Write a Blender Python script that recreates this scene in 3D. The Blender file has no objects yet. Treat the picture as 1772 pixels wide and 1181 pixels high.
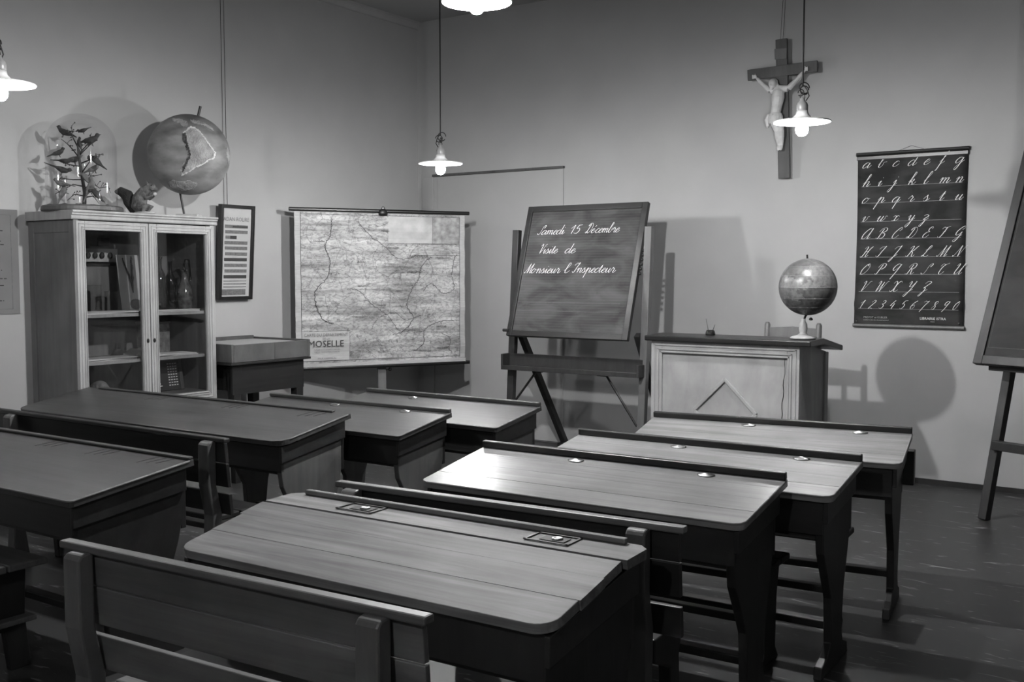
import bpy, bmesh, math, random
from mathutils import Vector, Matrix
R = math.radians
random.seed(7)
sc = bpy.context.scene
COL = sc.collection

# ------------------------------------------------------------------ camera, world, exposure
cam = bpy.data.objects.new('camera', bpy.data.cameras.new('camera'))
COL.objects.link(cam)
cam.data.sensor_width = 36.0
cam.data.lens = 36.0 * 1788.0 / 1772.0
cam.data.clip_start = 0.05
cam.location = (0, 0, 1.45)
cam.rotation_euler = (R(90 - 3.792), 0, R(34.5))
sc.camera = cam
w = bpy.data.worlds.new('world'); sc.world = w; w.use_nodes = True
w.node_tree.nodes['Background'].inputs[0].default_value = (0.5, 0.5, 0.5, 1)
w.node_tree.nodes['Background'].inputs[1].default_value = 0.02
sc.view_settings.view_transform = 'Standard'
sc.view_settings.look = 'None'
sc.view_settings.gamma = 1.0
sc.view_settings.use_curve_mapping = False
sc.view_settings.exposure = 2.05
BULB = 260.0          # radiance of the bulbs
XL, YW, ZC = -6.143, 7.408, 3.72     # left wall, back wall, ceiling

# ------------------------------------------------------------------ materials (all grey: the photograph is black and white)
def nt(name):
    m = bpy.data.materials.new(name); m.use_nodes = True
    t = m.node_tree; return m, t, t.nodes['Principled BSDF']
def g3(v): return (v, v, v, 1)
def plain(name, v, rough=.6, metal=0.0, spec=.5, vary=.12, scale=9.0, bump=0.0, bscale=60.0, stretch=(1, 1, 1)):
    m, t, p = nt(name)
    p.inputs['Roughness'].default_value = rough; p.inputs['Metallic'].default_value = metal
    p.inputs['Specular IOR Level'].default_value = spec
    co = t.nodes.new('ShaderNodeTexCoord'); mp = t.nodes.new('ShaderNodeMapping'); mp.inputs['Scale'].default_value = stretch
    t.links.new(co.outputs['Object'], mp.inputs[0])
    n = t.nodes.new('ShaderNodeTexNoise'); n.inputs['Scale'].default_value = scale; n.inputs['Detail'].default_value = 6
    t.links.new(mp.outputs[0], n.inputs['Vector'])
    r = t.nodes.new('ShaderNodeValToRGB'); r.color_ramp.elements[0].position = .3; r.color_ramp.elements[1].position = .7
    r.color_ramp.elements[0].color = g3(v * (1 - vary)); r.color_ramp.elements[1].color = g3(min(1, v * (1 + vary)))
    t.links.new(n.outputs['Fac'], r.inputs[0]); t.links.new(r.outputs[0], p.inputs['Base Color'])
    if bump:
        n2 = t.nodes.new('ShaderNodeTexNoise'); n2.inputs['Scale'].default_value = bscale; n2.inputs['Detail'].default_value = 4
        t.links.new(mp.outputs[0], n2.inputs['Vector'])
        b = t.nodes.new('ShaderNodeBump'); b.inputs['Strength'].default_value = bump; b.inputs['Distance'].default_value = .01
        t.links.new(n2.outputs['Fac'], b.inputs['Height']); t.links.new(b.outputs[0], p.inputs['Normal'])
    return m
def wood(name, lo, hi, rough=.45, stretch=(1.2, 22, 22), rnd=.25, bump=.15, spec=.5):
    m, t, p = nt(name)
    p.inputs['Roughness'].default_value = rough; p.inputs['Specular IOR Level'].default_value = spec
    co = t.nodes.new('ShaderNodeTexCoord'); mp = t.nodes.new('ShaderNodeMapping'); mp.inputs['Scale'].default_value = stretch
    t.links.new(co.outputs['Object'], mp.inputs[0])
    oi = t.nodes.new('ShaderNodeObjectInfo')
    ad = t.nodes.new('ShaderNodeVectorMath'); ad.operation = 'ADD'
    sc1 = t.nodes.new('ShaderNodeMath'); sc1.operation = 'MULTIPLY'; sc1.inputs[1].default_value = 37.0
    t.links.new(oi.outputs['Random'], sc1.inputs[0]); t.links.new(mp.outputs[0], ad.inputs[0]); t.links.new(sc1.outputs[0], ad.inputs[1])
    n = t.nodes.new('ShaderNodeTexNoise'); n.inputs['Scale'].default_value = 1.0; n.inputs['Detail'].default_value = 8
    n.inputs['Roughness'].default_value = .65; n.inputs['Distortion'].default_value = .6
    t.links.new(ad.outputs[0], n.inputs['Vector'])
    r = t.nodes.new('ShaderNodeValToRGB'); r.color_ramp.elements[0].position = .32; r.color_ramp.elements[1].position = .68
    r.color_ramp.elements[0].color = g3(lo); r.color_ramp.elements[1].color = g3(hi)
    t.links.new(n.outputs['Fac'], r.inputs[0])
    # stains and wear
    n3 = t.nodes.new('ShaderNodeTexNoise'); n3.inputs['Scale'].default_value = 4.0; n3.inputs['Detail'].default_value = 5
    t.links.new(co.outputs['Object'], n3.inputs['Vector'])
    mr = t.nodes.new('ShaderNodeMapRange'); mr.inputs['From Min'].default_value = .3; mr.inputs['From Max'].default_value = .7
    mr.inputs['To Min'].default_value = .78; mr.inputs['To Max'].default_value = 1.15
    t.links.new(n3.outputs['Fac'], mr.inputs['Value'])
    rr = t.nodes.new('ShaderNodeMapRange'); rr.inputs['To Min'].default_value = 1 - rnd; rr.inputs['To Max'].default_value = 1 + rnd
    t.links.new(oi.outputs['Random'], rr.inputs['Value'])
    mu = t.nodes.new('ShaderNodeMath'); mu.operation = 'MULTIPLY'
    t.links.new(mr.outputs[0], mu.inputs[0]); t.links.new(rr.outputs[0], mu.inputs[1])
    vm = t.nodes.new('ShaderNodeVectorMath'); vm.operation = 'SCALE'
    t.links.new(r.outputs[0], vm.inputs[0]); t.links.new(mu.outputs[0], vm.inputs['Scale'])
    t.links.new(vm.outputs[0], p.inputs['Base Color'])
    b = t.nodes.new('ShaderNodeBump'); b.inputs['Strength'].default_value = bump; b.inputs['Distance'].default_value = .004
    t.links.new(n.outputs['Fac'], b.inputs['Height']); t.links.new(b.outputs[0], p.inputs['Normal'])
    return m
def glass(name, tint=.95, refl=1.45, cap=1.0):
    m = bpy.data.materials.new(name); m.use_nodes = True; t = m.node_tree
    for n in list(t.nodes):
        if n.type != 'OUTPUT_MATERIAL': t.nodes.remove(n)
    out = [n for n in t.nodes if n.type == 'OUTPUT_MATERIAL'][0]
    tr = t.nodes.new('ShaderNodeBsdfTransparent'); tr.inputs[0].default_value = g3(tint)
    gl = t.nodes.new('ShaderNodeBsdfGlossy'); gl.inputs['Roughness'].default_value = .03
    fr = t.nodes.new('ShaderNodeFresnel'); fr.inputs[0].default_value = refl
    mx = t.nodes.new('ShaderNodeMixShader')
    mn = t.nodes.new('ShaderNodeMath'); mn.operation = 'MINIMUM'; mn.inputs[1].default_value = cap; t.links.new(fr.outputs[0], mn.inputs[0])
    t.links.new(mn.outputs[0], mx.inputs[0]); t.links.new(tr.outputs[0], mx.inputs[1]); t.links.new(gl.outputs[0], mx.inputs[2])
    t.links.new(mx.outputs[0], out.inputs[0])
    return m
def emit(name, s):
    m = bpy.data.materials.new(name); m.use_nodes = True; t = m.node_tree
    p = t.nodes['Principled BSDF']; p.inputs['Base Color'].default_value = g3(.9)
    p.inputs['Emission Color'].default_value = g3(1); p.inputs['Emission Strength'].default_value = s
    return m

M = {}
M['wall'] = plain('wall_paint', .40, .85, vary=.035, scale=3.0, bump=.05, bscale=140, spec=.2)
M['ceil'] = plain('ceiling_paint', .40, .9, vary=.03, scale=2.0, spec=.2)
M['door'] = plain('door_paint', .39, .8, vary=.03, scale=3.0, spec=.2)
M['trim'] = plain('trim_paint', .40, .6, vary=.05)
M['ldesk'] = wood('pale_worn_wood', .15, .27, .52, rnd=.10, spec=.35)
M['gdesk'] = wood('pale_polished_wood', .15, .27, .31, rnd=.10, spec=.28)
M['mdesk'] = wood('worn_brown_wood', .07, .20, .62, rnd=.16, spec=.3)
M['ddesk'] = wood('dark_varnished_wood', .030, .058, .42, rnd=.15)
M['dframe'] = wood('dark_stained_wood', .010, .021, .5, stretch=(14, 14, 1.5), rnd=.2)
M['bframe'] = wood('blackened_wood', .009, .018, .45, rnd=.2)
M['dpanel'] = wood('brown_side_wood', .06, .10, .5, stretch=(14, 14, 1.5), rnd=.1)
M['bench'] = wood('bench_wood', .065, .12, .5, rnd=.2)
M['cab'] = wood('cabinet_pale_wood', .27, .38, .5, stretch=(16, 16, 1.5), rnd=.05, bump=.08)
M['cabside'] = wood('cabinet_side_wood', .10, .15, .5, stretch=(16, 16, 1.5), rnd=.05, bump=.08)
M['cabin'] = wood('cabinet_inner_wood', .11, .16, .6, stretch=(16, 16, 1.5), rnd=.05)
M['tdesk'] = wood('painted_desk_wood', .30, .37, .5, stretch=(10, 10, 3), rnd=.04, bump=.08)
M['tside'] = wood('desk_side_wood', .24, .33, .5, stretch=(14, 14, 1.5), rnd=.04)
M['tray'] = wood('tray_wood', .045, .10, .55, stretch=(5, 5, 3), rnd=.1)
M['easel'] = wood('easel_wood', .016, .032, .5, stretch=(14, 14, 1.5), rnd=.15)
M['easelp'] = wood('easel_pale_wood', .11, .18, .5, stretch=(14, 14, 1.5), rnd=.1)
M['chair'] = wood('chair_wood', .085, .135, .45, stretch=(14, 14, 1.5), rnd=.1)
M['cross'] = wood('cross_wood', .045, .08, .5, stretch=(14, 14, 1.5), rnd=.05)
M['black'] = plain('black_paint', .012, .35, vary=.2)
M['dark'] = plain('dark_iron', .03, .4, metal=.6)
M['cord'] = plain('black_cord', .008, .6)
M['metal'] = plain('bright_metal', .42, .34, metal=1.0)
M['enamel'] = plain('white_enamel', .85, .25, vary=.02)
M['porcelain'] = plain('porcelain', .25, .3, vary=.05)
M['white'] = plain('white_paper', .75, .8, vary=.05)
M['card'] = plain('cream_card', .42, .8, vary=.06)
M['poster'] = plain('poster_paper', .18, .8, vary=.08, scale=5)
M['ink'] = plain('black_ink', .03, .7)
M['midink'] = plain('grey_ink', .13, .7, vary=.3, scale=60)
M['chalk'] = plain('chalk_white', .78, .9, vary=.12, scale=120)
M['chalkline'] = plain('chalk_line', .09, .9, vary=.2, scale=60)
M['print'] = plain('white_print', .72, .8, vary=.06)
M['printdim'] = plain('faded_print', .30, .8, vary=.2, scale=40)
M['slate'] = plain('slate', .03, .5, vary=.2)
M['corpus'] = plain('ivory_plaster', .40, .5, vary=.15, scale=30)
M['figure'] = plain('pale_ivory', .58, .5, vary=.12, scale=30)
M['figure_hair'] = plain('darker_ivory', .38, .6, vary=.2, scale=60)  # hair in a slightly darker ivory than the figure
M['inset'] = plain('inset_print', .28, .6, vary=.4, scale=22)
M['blank'] = plain('pale_map_print', .42, .6, vary=.14, scale=14)
M['globe_sea'] = plain('relief_globe_sea', .19, .5, vary=.55, scale=5, stretch=(1, 1, 2.2))
M['globe_land'] = plain('relief_globe_land', .30, .7, vary=.35, scale=18, bump=.8, bscale=40)
M['globe_ridge'] = plain('relief_globe_ridge', .05, .7, vary=.3, scale=30)
M['shore'] = plain('pale_shore', .55, .7, vary=.2, scale=30)
def globe_mat():
    m, t, p = nt('paper_globe'); p.inputs['Roughness'].default_value = .35
    co = t.nodes.new('ShaderNodeTexCoord'); res = []
    for scale, stops in ((6.5, ((.40, .72), (.49, .60), (.51, 1.25), (.60, 1.0))), (42.0, ((.35, .6), (.6, 1.15)))):
        n = t.nodes.new('ShaderNodeTexNoise'); n.inputs['Scale'].default_value = scale; n.inputs['Detail'].default_value = 9; n.inputs['Roughness'].default_value = .6
        t.links.new(co.outputs['Object'], n.inputs['Vector']); r = t.nodes.new('ShaderNodeValToRGB'); e = r.color_ramp.elements
        e[0].position, e[0].color = stops[0][0], g3(stops[0][1] * .36); e[1].position, e[1].color = stops[-1][0], g3(stops[-1][1] * .36)
        for q, v in stops[1:-1]: e.new(q).color = g3(v * .36)
        t.links.new(n.outputs['Fac'], r.inputs[0]); res.append(r.outputs[0])
    x = t.nodes.new('ShaderNodeMix'); x.data_type = 'RGBA'; x.blend_type = 'MULTIPLY'; x.inputs['Factor'].default_value = 1
    t.links.new(res[0], x.inputs['A']); t.links.new(res[1], x.inputs['B'])
    t.links.new(x.outputs['Result'], p.inputs['Base Color']); return m
M['sglobe'] = globe_mat()
M['fur'] = plain('brown_fur', .10, .9, vary=.6, scale=30, bump=.6, bscale=90)
M['furdark'] = plain('dark_fur', .022, .95, vary=.4, scale=60, bump=.8, bscale=120)
M['furpale'] = plain('pale_fur', .30, .9, vary=.4, scale=60, bump=.6, bscale=120)
M['bird'] = plain('bird_plumage', .035, .8, vary=.5, scale=30)
M['birdpale'] = plain('pale_plumage', .12, .8, vary=.5, scale=30)
M['twig'] = plain('twig_bark', .045, .8, vary=.4, scale=40)
M['bottle'] = plain('dark_glass_bottle', .012, .08, vary=.1, spec=.7)
M['jug'] = plain('mottled_glaze', .09, .12, vary=.7, scale=24, spec=.6)
M['stone'] = plain('grey_stone', .16, .9, vary=.4, scale=30, bump=.6)
M['sand'] = plain('pale_sand', .36, .9, vary=.06, scale=40)
M['glass'] = glass('window_glass', .93)
M['dome'] = glass('dome_glass', .975, 1.4, .16)
M['bulb'] = emit('lit_bulb', BULB)
M['bulb_strong'] = emit('strong_lit_bulb', BULB * 4.8)
M['bulb_weak'] = emit('weak_lit_bulb', BULB * .55)

def floor_mat():
    m, t, p = nt('polished_dark_floor')
    co = t.nodes.new('ShaderNodeTexCoord')
    n = t.nodes.new('ShaderNodeTexNoise'); n.inputs['Scale'].default_value = 2.2; n.inputs['Detail'].default_value = 8
    t.links.new(co.outputs['Object'], n.inputs['Vector'])
    r = t.nodes.new('ShaderNodeValToRGB'); r.color_ramp.elements[0].position = .3; r.color_ramp.elements[1].position = .75
    r.color_ramp.elements[0].color = g3(.028); r.color_ramp.elements[1].color = g3(.050)
    t.links.new(n.outputs['Fac'], r.inputs[0])
    # scuff marks: thin stretched streaks
    mp = t.nodes.new('ShaderNodeMapping'); mp.inputs['Scale'].default_value = (6, 30, 1); mp.inputs['Rotation'].default_value = (0, 0, R(-25))
    t.links.new(co.outputs['Object'], mp.inputs[0])
    n2 = t.nodes.new('ShaderNodeTexNoise'); n2.inputs['Scale'].default_value = 1.0; n2.inputs['Detail'].default_value = 3; n2.inputs['Distortion'].default_value = 1.2
    t.links.new(mp.outputs[0], n2.inputs['Vector'])
    r2 = t.nodes.new('ShaderNodeValToRGB'); r2.color_ramp.elements[0].position = .63; r2.color_ramp.elements[1].position = .69
    r2.color_ramp.elements[0].color = g3(0); r2.color_ramp.elements[1].color = g3(1)
    t.links.new(n2.outputs['Fac'], r2.inputs[0])
    mx = t.nodes.new('ShaderNodeMix'); mx.data_type = 'RGBA'
    t.links.new(r2.outputs[0], mx.inputs['Factor']); t.links.new(r.outputs[0], mx.inputs['A']); mx.inputs['B'].default_value = g3(.20)
    t.links.new(mx.outputs['Result'], p.inputs['Base Color'])
    mr = t.nodes.new('ShaderNodeMapRange'); mr.inputs['To Min'].default_value = .30; mr.inputs['To Max'].default_value = .48
    t.links.new(n.outputs['Fac'], mr.inputs['Value']); t.links.new(mr.outputs[0], p.inputs['Roughness'])
    p.inputs['Specular IOR Level'].default_value = .35
    return m
M['floor'] = floor_mat()

def board_mat(name, base, streak, lines=0.0, spacing=.024):
    """blackboard: wiped chalk dust in smears, faint ruled lines"""
    m, t, p = nt(name); p.inputs['Roughness'].default_value = .75; p.inputs['Specular IOR Level'].default_value = .25
    co = t.nodes.new('ShaderNodeTexCoord'); mp = t.nodes.new('ShaderNodeMapping'); mp.inputs['Scale'].default_value = (2.2, 1, 5)
    t.links.new(co.outputs['Object'], mp.inputs[0])
    n = t.nodes.new('ShaderNodeTexNoise'); n.inputs['Scale'].default_value = 1.6; n.inputs['Detail'].default_value = 7; n.inputs['Distortion'].default_value = .8
    t.links.new(mp.outputs[0], n.inputs['Vector'])
    r = t.nodes.new('ShaderNodeValToRGB'); r.color_ramp.elements[0].position = .34; r.color_ramp.elements[1].position = .72
    r.color_ramp.elements[0].color = g3(base); r.color_ramp.elements[1].color = g3(streak)
    t.links.new(n.outputs['Fac'], r.inputs[0])
    last = r.outputs[0]
    if lines:
        sp = t.nodes.new('ShaderNodeSeparateXYZ'); t.links.new(co.outputs['Object'], sp.inputs[0])
        d = t.nodes.new('ShaderNodeMath'); d.operation = 'DIVIDE'; d.inputs[1].default_value = spacing; t.links.new(sp.outputs['Z'], d.inputs[0])
        f = t.nodes.new('ShaderNodeMath'); f.operation = 'FRACT'; t.links.new(d.outputs[0], f.inputs[0])
        l = t.nodes.new('ShaderNodeMath'); l.operation = 'LESS_THAN'; l.inputs[1].default_value = .16; t.links.new(f.outputs[0], l.inputs[0])
        k = t.nodes.new('ShaderNodeMath'); k.operation = 'MULTIPLY'; k.inputs[1].default_value = lines; t.links.new(l.outputs[0], k.inputs[0])
        mx = t.nodes.new('ShaderNodeMix'); mx.data_type = 'RGBA'
        t.links.new(k.outputs[0], mx.inputs['Factor']); t.links.new(last, mx.inputs['A']); mx.inputs['B'].default_value = g3(streak * 2.2)
        last = mx.outputs['Result']
    t.links.new(last, p.inputs['Base Color'])
    return m
M['board'] = board_mat('chalky_blackboard', .026, .085, .13, .021)
M['board2'] = board_mat('clean_blackboard', .018, .034)
M['chart'] = board_mat('chart_canvas', .012, .045)

def map_mat():
    m, t, p = nt('printed_map'); p.inputs['Roughness'].default_value = .55; p.inputs['Specular IOR Level'].default_value = .3
    L = t.links.new; N = t.nodes.new
    co = N('ShaderNodeTexCoord')
    def noise(scale, stretch, detail=5, dist=0.0):
        mp = N('ShaderNodeMapping'); mp.inputs['Scale'].default_value = stretch; L(co.outputs['Object'], mp.inputs[0])
        n = N('ShaderNodeTexNoise'); n.inputs['Scale'].default_value = scale; n.inputs['Detail'].default_value = detail; n.inputs['Distortion'].default_value = dist
        L(mp.outputs[0], n.inputs['Vector']); return n.outputs['Fac']
    def ramp(f, stops):
        r = N('ShaderNodeValToRGB'); e = r.color_ramp.elements
        e[0].position, e[0].color = stops[0][0], g3(stops[0][1]); e[1].position, e[1].color = stops[-1][0], g3(stops[-1][1])
        for q, v in stops[1:-1]:
            x = e.new(q); x.color = g3(v)
        L(f, r.inputs[0]); return r.outputs[0]
    def mul(a, b):
        x = N('ShaderNodeMix'); x.data_type = 'RGBA'; x.blend_type = 'MULTIPLY'; x.inputs['Factor'].default_value = 1
        L(a, x.inputs['A']); L(b, x.inputs['B']); return x.outputs['Result']
    base = ramp(noise(2.4, (1, 1, 1.6), 3, .5), [(.35, .41), (.62, .52)])
    patch = ramp(noise(3.0, (1, 1, 3.6), 6, .3), [(.34, .55), (.46, .82), (.6, 1.05)])
    hatch = ramp(noise(30, (1, 1, 2.4), 4, .6), [(.36, .58), (.54, 1.0)])
    crease = ramp(noise(1.6, (1, 1, 18), 3), [(.34, .68), (.5, 1.0), (.66, 1.12)])
    def lines(scale, wdt, dark):
        f = noise(scale, (1, 1, 1), 5, 1.1)
        s = N('ShaderNodeMath'); s.operation = 'SUBTRACT'; s.inputs[1].default_value = .5; L(f, s.inputs[0])
        a = N('ShaderNodeMath'); a.operation = 'ABSOLUTE'; L(s.outputs[0], a.inputs[0])
        return ramp(a.outputs[0], [(wdt * .3, dark), (wdt, 1.0)])
    c = mul(base, patch); c = mul(c, hatch); c = mul(c, crease); c = mul(c, lines(3.4, .007, .5)); c = mul(c, lines(7.5, .012, .72))
    v = N('ShaderNodeTexVoronoi'); v.feature = 'DISTANCE_TO_EDGE'; v.inputs['Scale'].default_value = 6.5; L(co.outputs['Object'], v.inputs['Vector'])
    c = mul(c, ramp(v.outputs['Distance'], [(.004, .62), (.014, 1.0)]))
    L(c, p.inputs['Base Color'])
    b = N('ShaderNodeBump'); b.inputs['Strength'].default_value = .35; b.inputs['Distance'].default_value = .02
    L(noise(1.2, (1, 1, 14), 2), b.inputs['Height']); L(b.outputs[0], p.inputs['Normal'])
    return m
M['map'] = map_mat()
M['mapedge'] = plain('map_margin_paper', .40, .6, vary=.1, scale=20, stretch=(1, 1, 5))

# ------------------------------------------------------------------ mesh builder
class B:
    def __init__(s): s.v = []; s.f = []
    def add(s, vs, fs):
        o = len(s.v); s.v += [Vector(p) for p in vs]; s.f += [tuple(i + o for i in f) for f in fs]; return s
    def box(s, x0, x1, y0, y1, z0, z1):
        return s.add([(x0, y0, z0), (x1, y0, z0), (x1, y1, z0), (x0, y1, z0), (x0, y0, z1), (x1, y0, z1), (x1, y1, z1), (x0, y1, z1)],
                     [(0, 3, 2, 1), (4, 5, 6, 7), (0, 1, 5, 4), (1, 2, 6, 5), (2, 3, 7, 6), (3, 0, 4, 7)])
    def bar(s, p, q, wd, hg, side=(1, 0, 0)):
        p, q = Vector(p), Vector(q); d = (q - p).normalized(); a = Vector(side); a = (a - d * a.dot(d)).normalized(); b = d.cross(a)
        vs = [c + a * (i * wd / 2) + b * (j * hg / 2) for c in (p, q) for i, j in ((-1, -1), (1, -1), (1, 1), (-1, 1))]
        return s.add(vs, [(0, 1, 2, 3), (7, 6, 5, 4), (0, 4, 5, 1), (1, 5, 6, 2), (2, 6, 7, 3), (3, 7, 4, 0)])
    def prism(s, poly, fn, a, b):
        """poly: 2-D outline, fn(u, v, t) -> point, extruded from t=a to t=b"""
        n = len(poly); vs = [fn(u, v, a) for u, v in poly] + [fn(u, v, b) for u, v in poly]
        return s.add(vs, [tuple(range(n))[::-1], tuple(range(n, 2 * n))] + [(i, (i + 1) % n, n + (i + 1) % n, n + i) for i in range(n)])
    def tube(s, pts, r, n=8):
        pts = [Vector(p) for p in pts]; k = len(pts); rs = r if isinstance(r, (list, tuple)) else [r] * k
        d0 = (pts[1] - pts[0]).normalized(); a = d0.orthogonal().normalized(); vs = []
        for i in range(k):
            d = (pts[min(i + 1, k - 1)] - pts[max(i - 1, 0)]).normalized()
            a = (a - d * a.dot(d)).normalized(); b = d.cross(a)
            vs += [pts[i] + (a * math.cos(2 * math.pi * j / n) + b * math.sin(2 * math.pi * j / n)) * rs[i] for j in range(n)]
        fs = [(i * n + j, i * n + (j + 1) % n, (i + 1) * n + (j + 1) % n, (i + 1) * n + j) for i in range(k - 1) for j in range(n)]
        fs += [tuple(range(n))[::-1], tuple(range((k - 1) * n, k * n))]
        return s.add(vs, fs)
    def lathe(s, prof, n=24, c=(0, 0, 0), sx=1, sy=1, closed=True):
        c = Vector(c); k = len(prof)
        vs = [c + Vector((r * math.cos(2 * math.pi * j / n) * sx, r * math.sin(2 * math.pi * j / n) * sy, z)) for r, z in prof for j in range(n)]
        fs = [(i * n + j, i * n + (j + 1) % n, (i + 1) * n + (j + 1) % n, (i + 1) * n + j) for i in range(k - 1) for j in range(n)]
        if closed: fs += [tuple(range(n))[::-1], tuple(range((k - 1) * n, k * n))]
        return s.add(vs, fs)
    def ell(s, c, r, rot=None, nu=14, nv=9):
        c = Vector(c); r = (r, r, r) if isinstance(r, (int, float)) else r
        mt = rot.to_matrix() if rot is not None else Matrix.Identity(3); vs = []
        for i in range(nv + 1):
            th = math.pi * (i + .001) / (nv + .002)
            for j in range(nu):
                ph = 2 * math.pi * j / nu
                vs.append(c + mt @ Vector((r[0] * math.sin(th) * math.cos(ph), r[1] * math.sin(th) * math.sin(ph), r[2] * math.cos(th))))
        fs = [(i * nu + j, (i + 1) * nu + j, (i + 1) * nu + (j + 1) % nu, i * nu + (j + 1) % nu) for i in range(nv) for j in range(nu)]
        fs += [tuple(range(nu)), tuple(range(nv * nu, nv * nu + nu))[::-1]]
        return s.add(vs, fs)
    def mesh(s, name):
        me = bpy.data.meshes.new(name); me.from_pydata([tuple(p) for p in s.v], [], s.f)
        bm = bmesh.new(); bm.from_mesh(me); bmesh.ops.recalc_face_normals(bm, faces=bm.faces); bm.to_mesh(me); bm.free(); return me
    def obj(s, name, mat, parent=None, bevel=0.0, smooth=False, loc=None, remesh=0.0, label=None):
        me = s.mesh(name); me.materials.append(M[mat])
        if smooth: me.polygons.foreach_set('use_smooth', [True] * len(me.polygons))
        o = bpy.data.objects.new(name, me); COL.objects.link(o); o.parent = parent
        if loc: o.location = loc
        if remesh:
            md = o.modifiers.new('remesh', 'REMESH'); md.mode = 'VOXEL'; md.voxel_size = remesh; md.use_smooth_shade = True
            sm = o.modifiers.new('smooth', 'SMOOTH'); sm.iterations = 3; sm.factor = .5
        if bevel:
            md = o.modifiers.new('bevel', 'BEVEL'); md.width = bevel; md.segments = 2; md.limit_method = 'ANGLE'; md.angle_limit = R(40)
        if label: o['label'] = label
        return o

def thing(name, label, cat, loc=(0, 0, 0), rz=0.0, group=None):
    o = bpy.data.objects.new(name, None); COL.objects.link(o); o.empty_display_size = .1
    o.location = loc; o.rotation_euler = (0, 0, R(rz)); tag(o, label, cat, group); return o
def tag(o, label, cat, group=None):
    o['label'] = label; o['category'] = cat
    if group: o['group'] = group
    return o
def struct(o): o['kind'] = 'structure'; return o
def copy_tree(src, parent=None):
    c = src.copy(); COL.objects.link(c); c.parent = parent
    for ch in list(src.children): copy_tree(ch, c)
    return c
def print_mesh(body, size, name, mat, parent, loc, align='CENTER', rot=(R(90), 0, 0), sx=1.0):
    """flat lettering in the built-in sans face"""
    cu = bpy.data.curves.new(name, 'FONT'); cu.body = body; cu.size = size; cu.align_x = align; cu.resolution_u = 2
    tmp = bpy.data.objects.new('tmp', cu); COL.objects.link(tmp)
    dg = bpy.context.evaluated_depsgraph_get(); me = bpy.data.meshes.new_from_object(tmp.evaluated_get(dg))
    bpy.data.objects.remove(tmp); bpy.data.curves.remove(cu)
    me.materials.clear(); me.materials.append(M[mat]); me.name = name
    o = bpy.data.objects.new(name, me); COL.objects.link(o); o.parent = parent; o.location = loc; o.rotation_euler = rot; o.scale = (sx, 1, 1)
    return o

# ------------------------------------------------------------------ cursive handwriting: stroke glyphs
BOWL = [(.95, .75), (.7, 1), (.35, .95), (.05, .5), (.15, .05), (.45, 0), (.8, .4), (1, .95)]
ASC = [(0, .5), (.35, 1.2), (.55, 2), (.42, 2.3), (.28, 2), (.25, 0)]
HUMP = [(.25, .3), (.5, .85), (.75, 1), (.9, .8), (.88, .2), (1, 0), (1.2, .15), (1.4, .5)]
TAIL = [(1, .95), (.95, .2), (1.05, 0), (1.3, .15), (1.5, .5)]
HL = [(0, 1.7), (.2, 2.1), (.5, 2.1), (.5, 1), (.35, .1), (.1, 0), (-.05, .25)]
PB = [[(.6, 2), (.5, 1), (.4, .1), (.15, 0), (0, .2)], [(0, 1.4), (.2, 2), (.7, 2.25), (1.2, 2.05), (1.2, 1.4), (.8, 1.05), (.5, 1.2)]]
EE = [(0, .35), (.4, .5), (.75, .75), (.65, 1), (.4, .95), (.12, .5), (.2, .08), (.5, 0), (.8, .15), (1.05, .5)]
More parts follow.
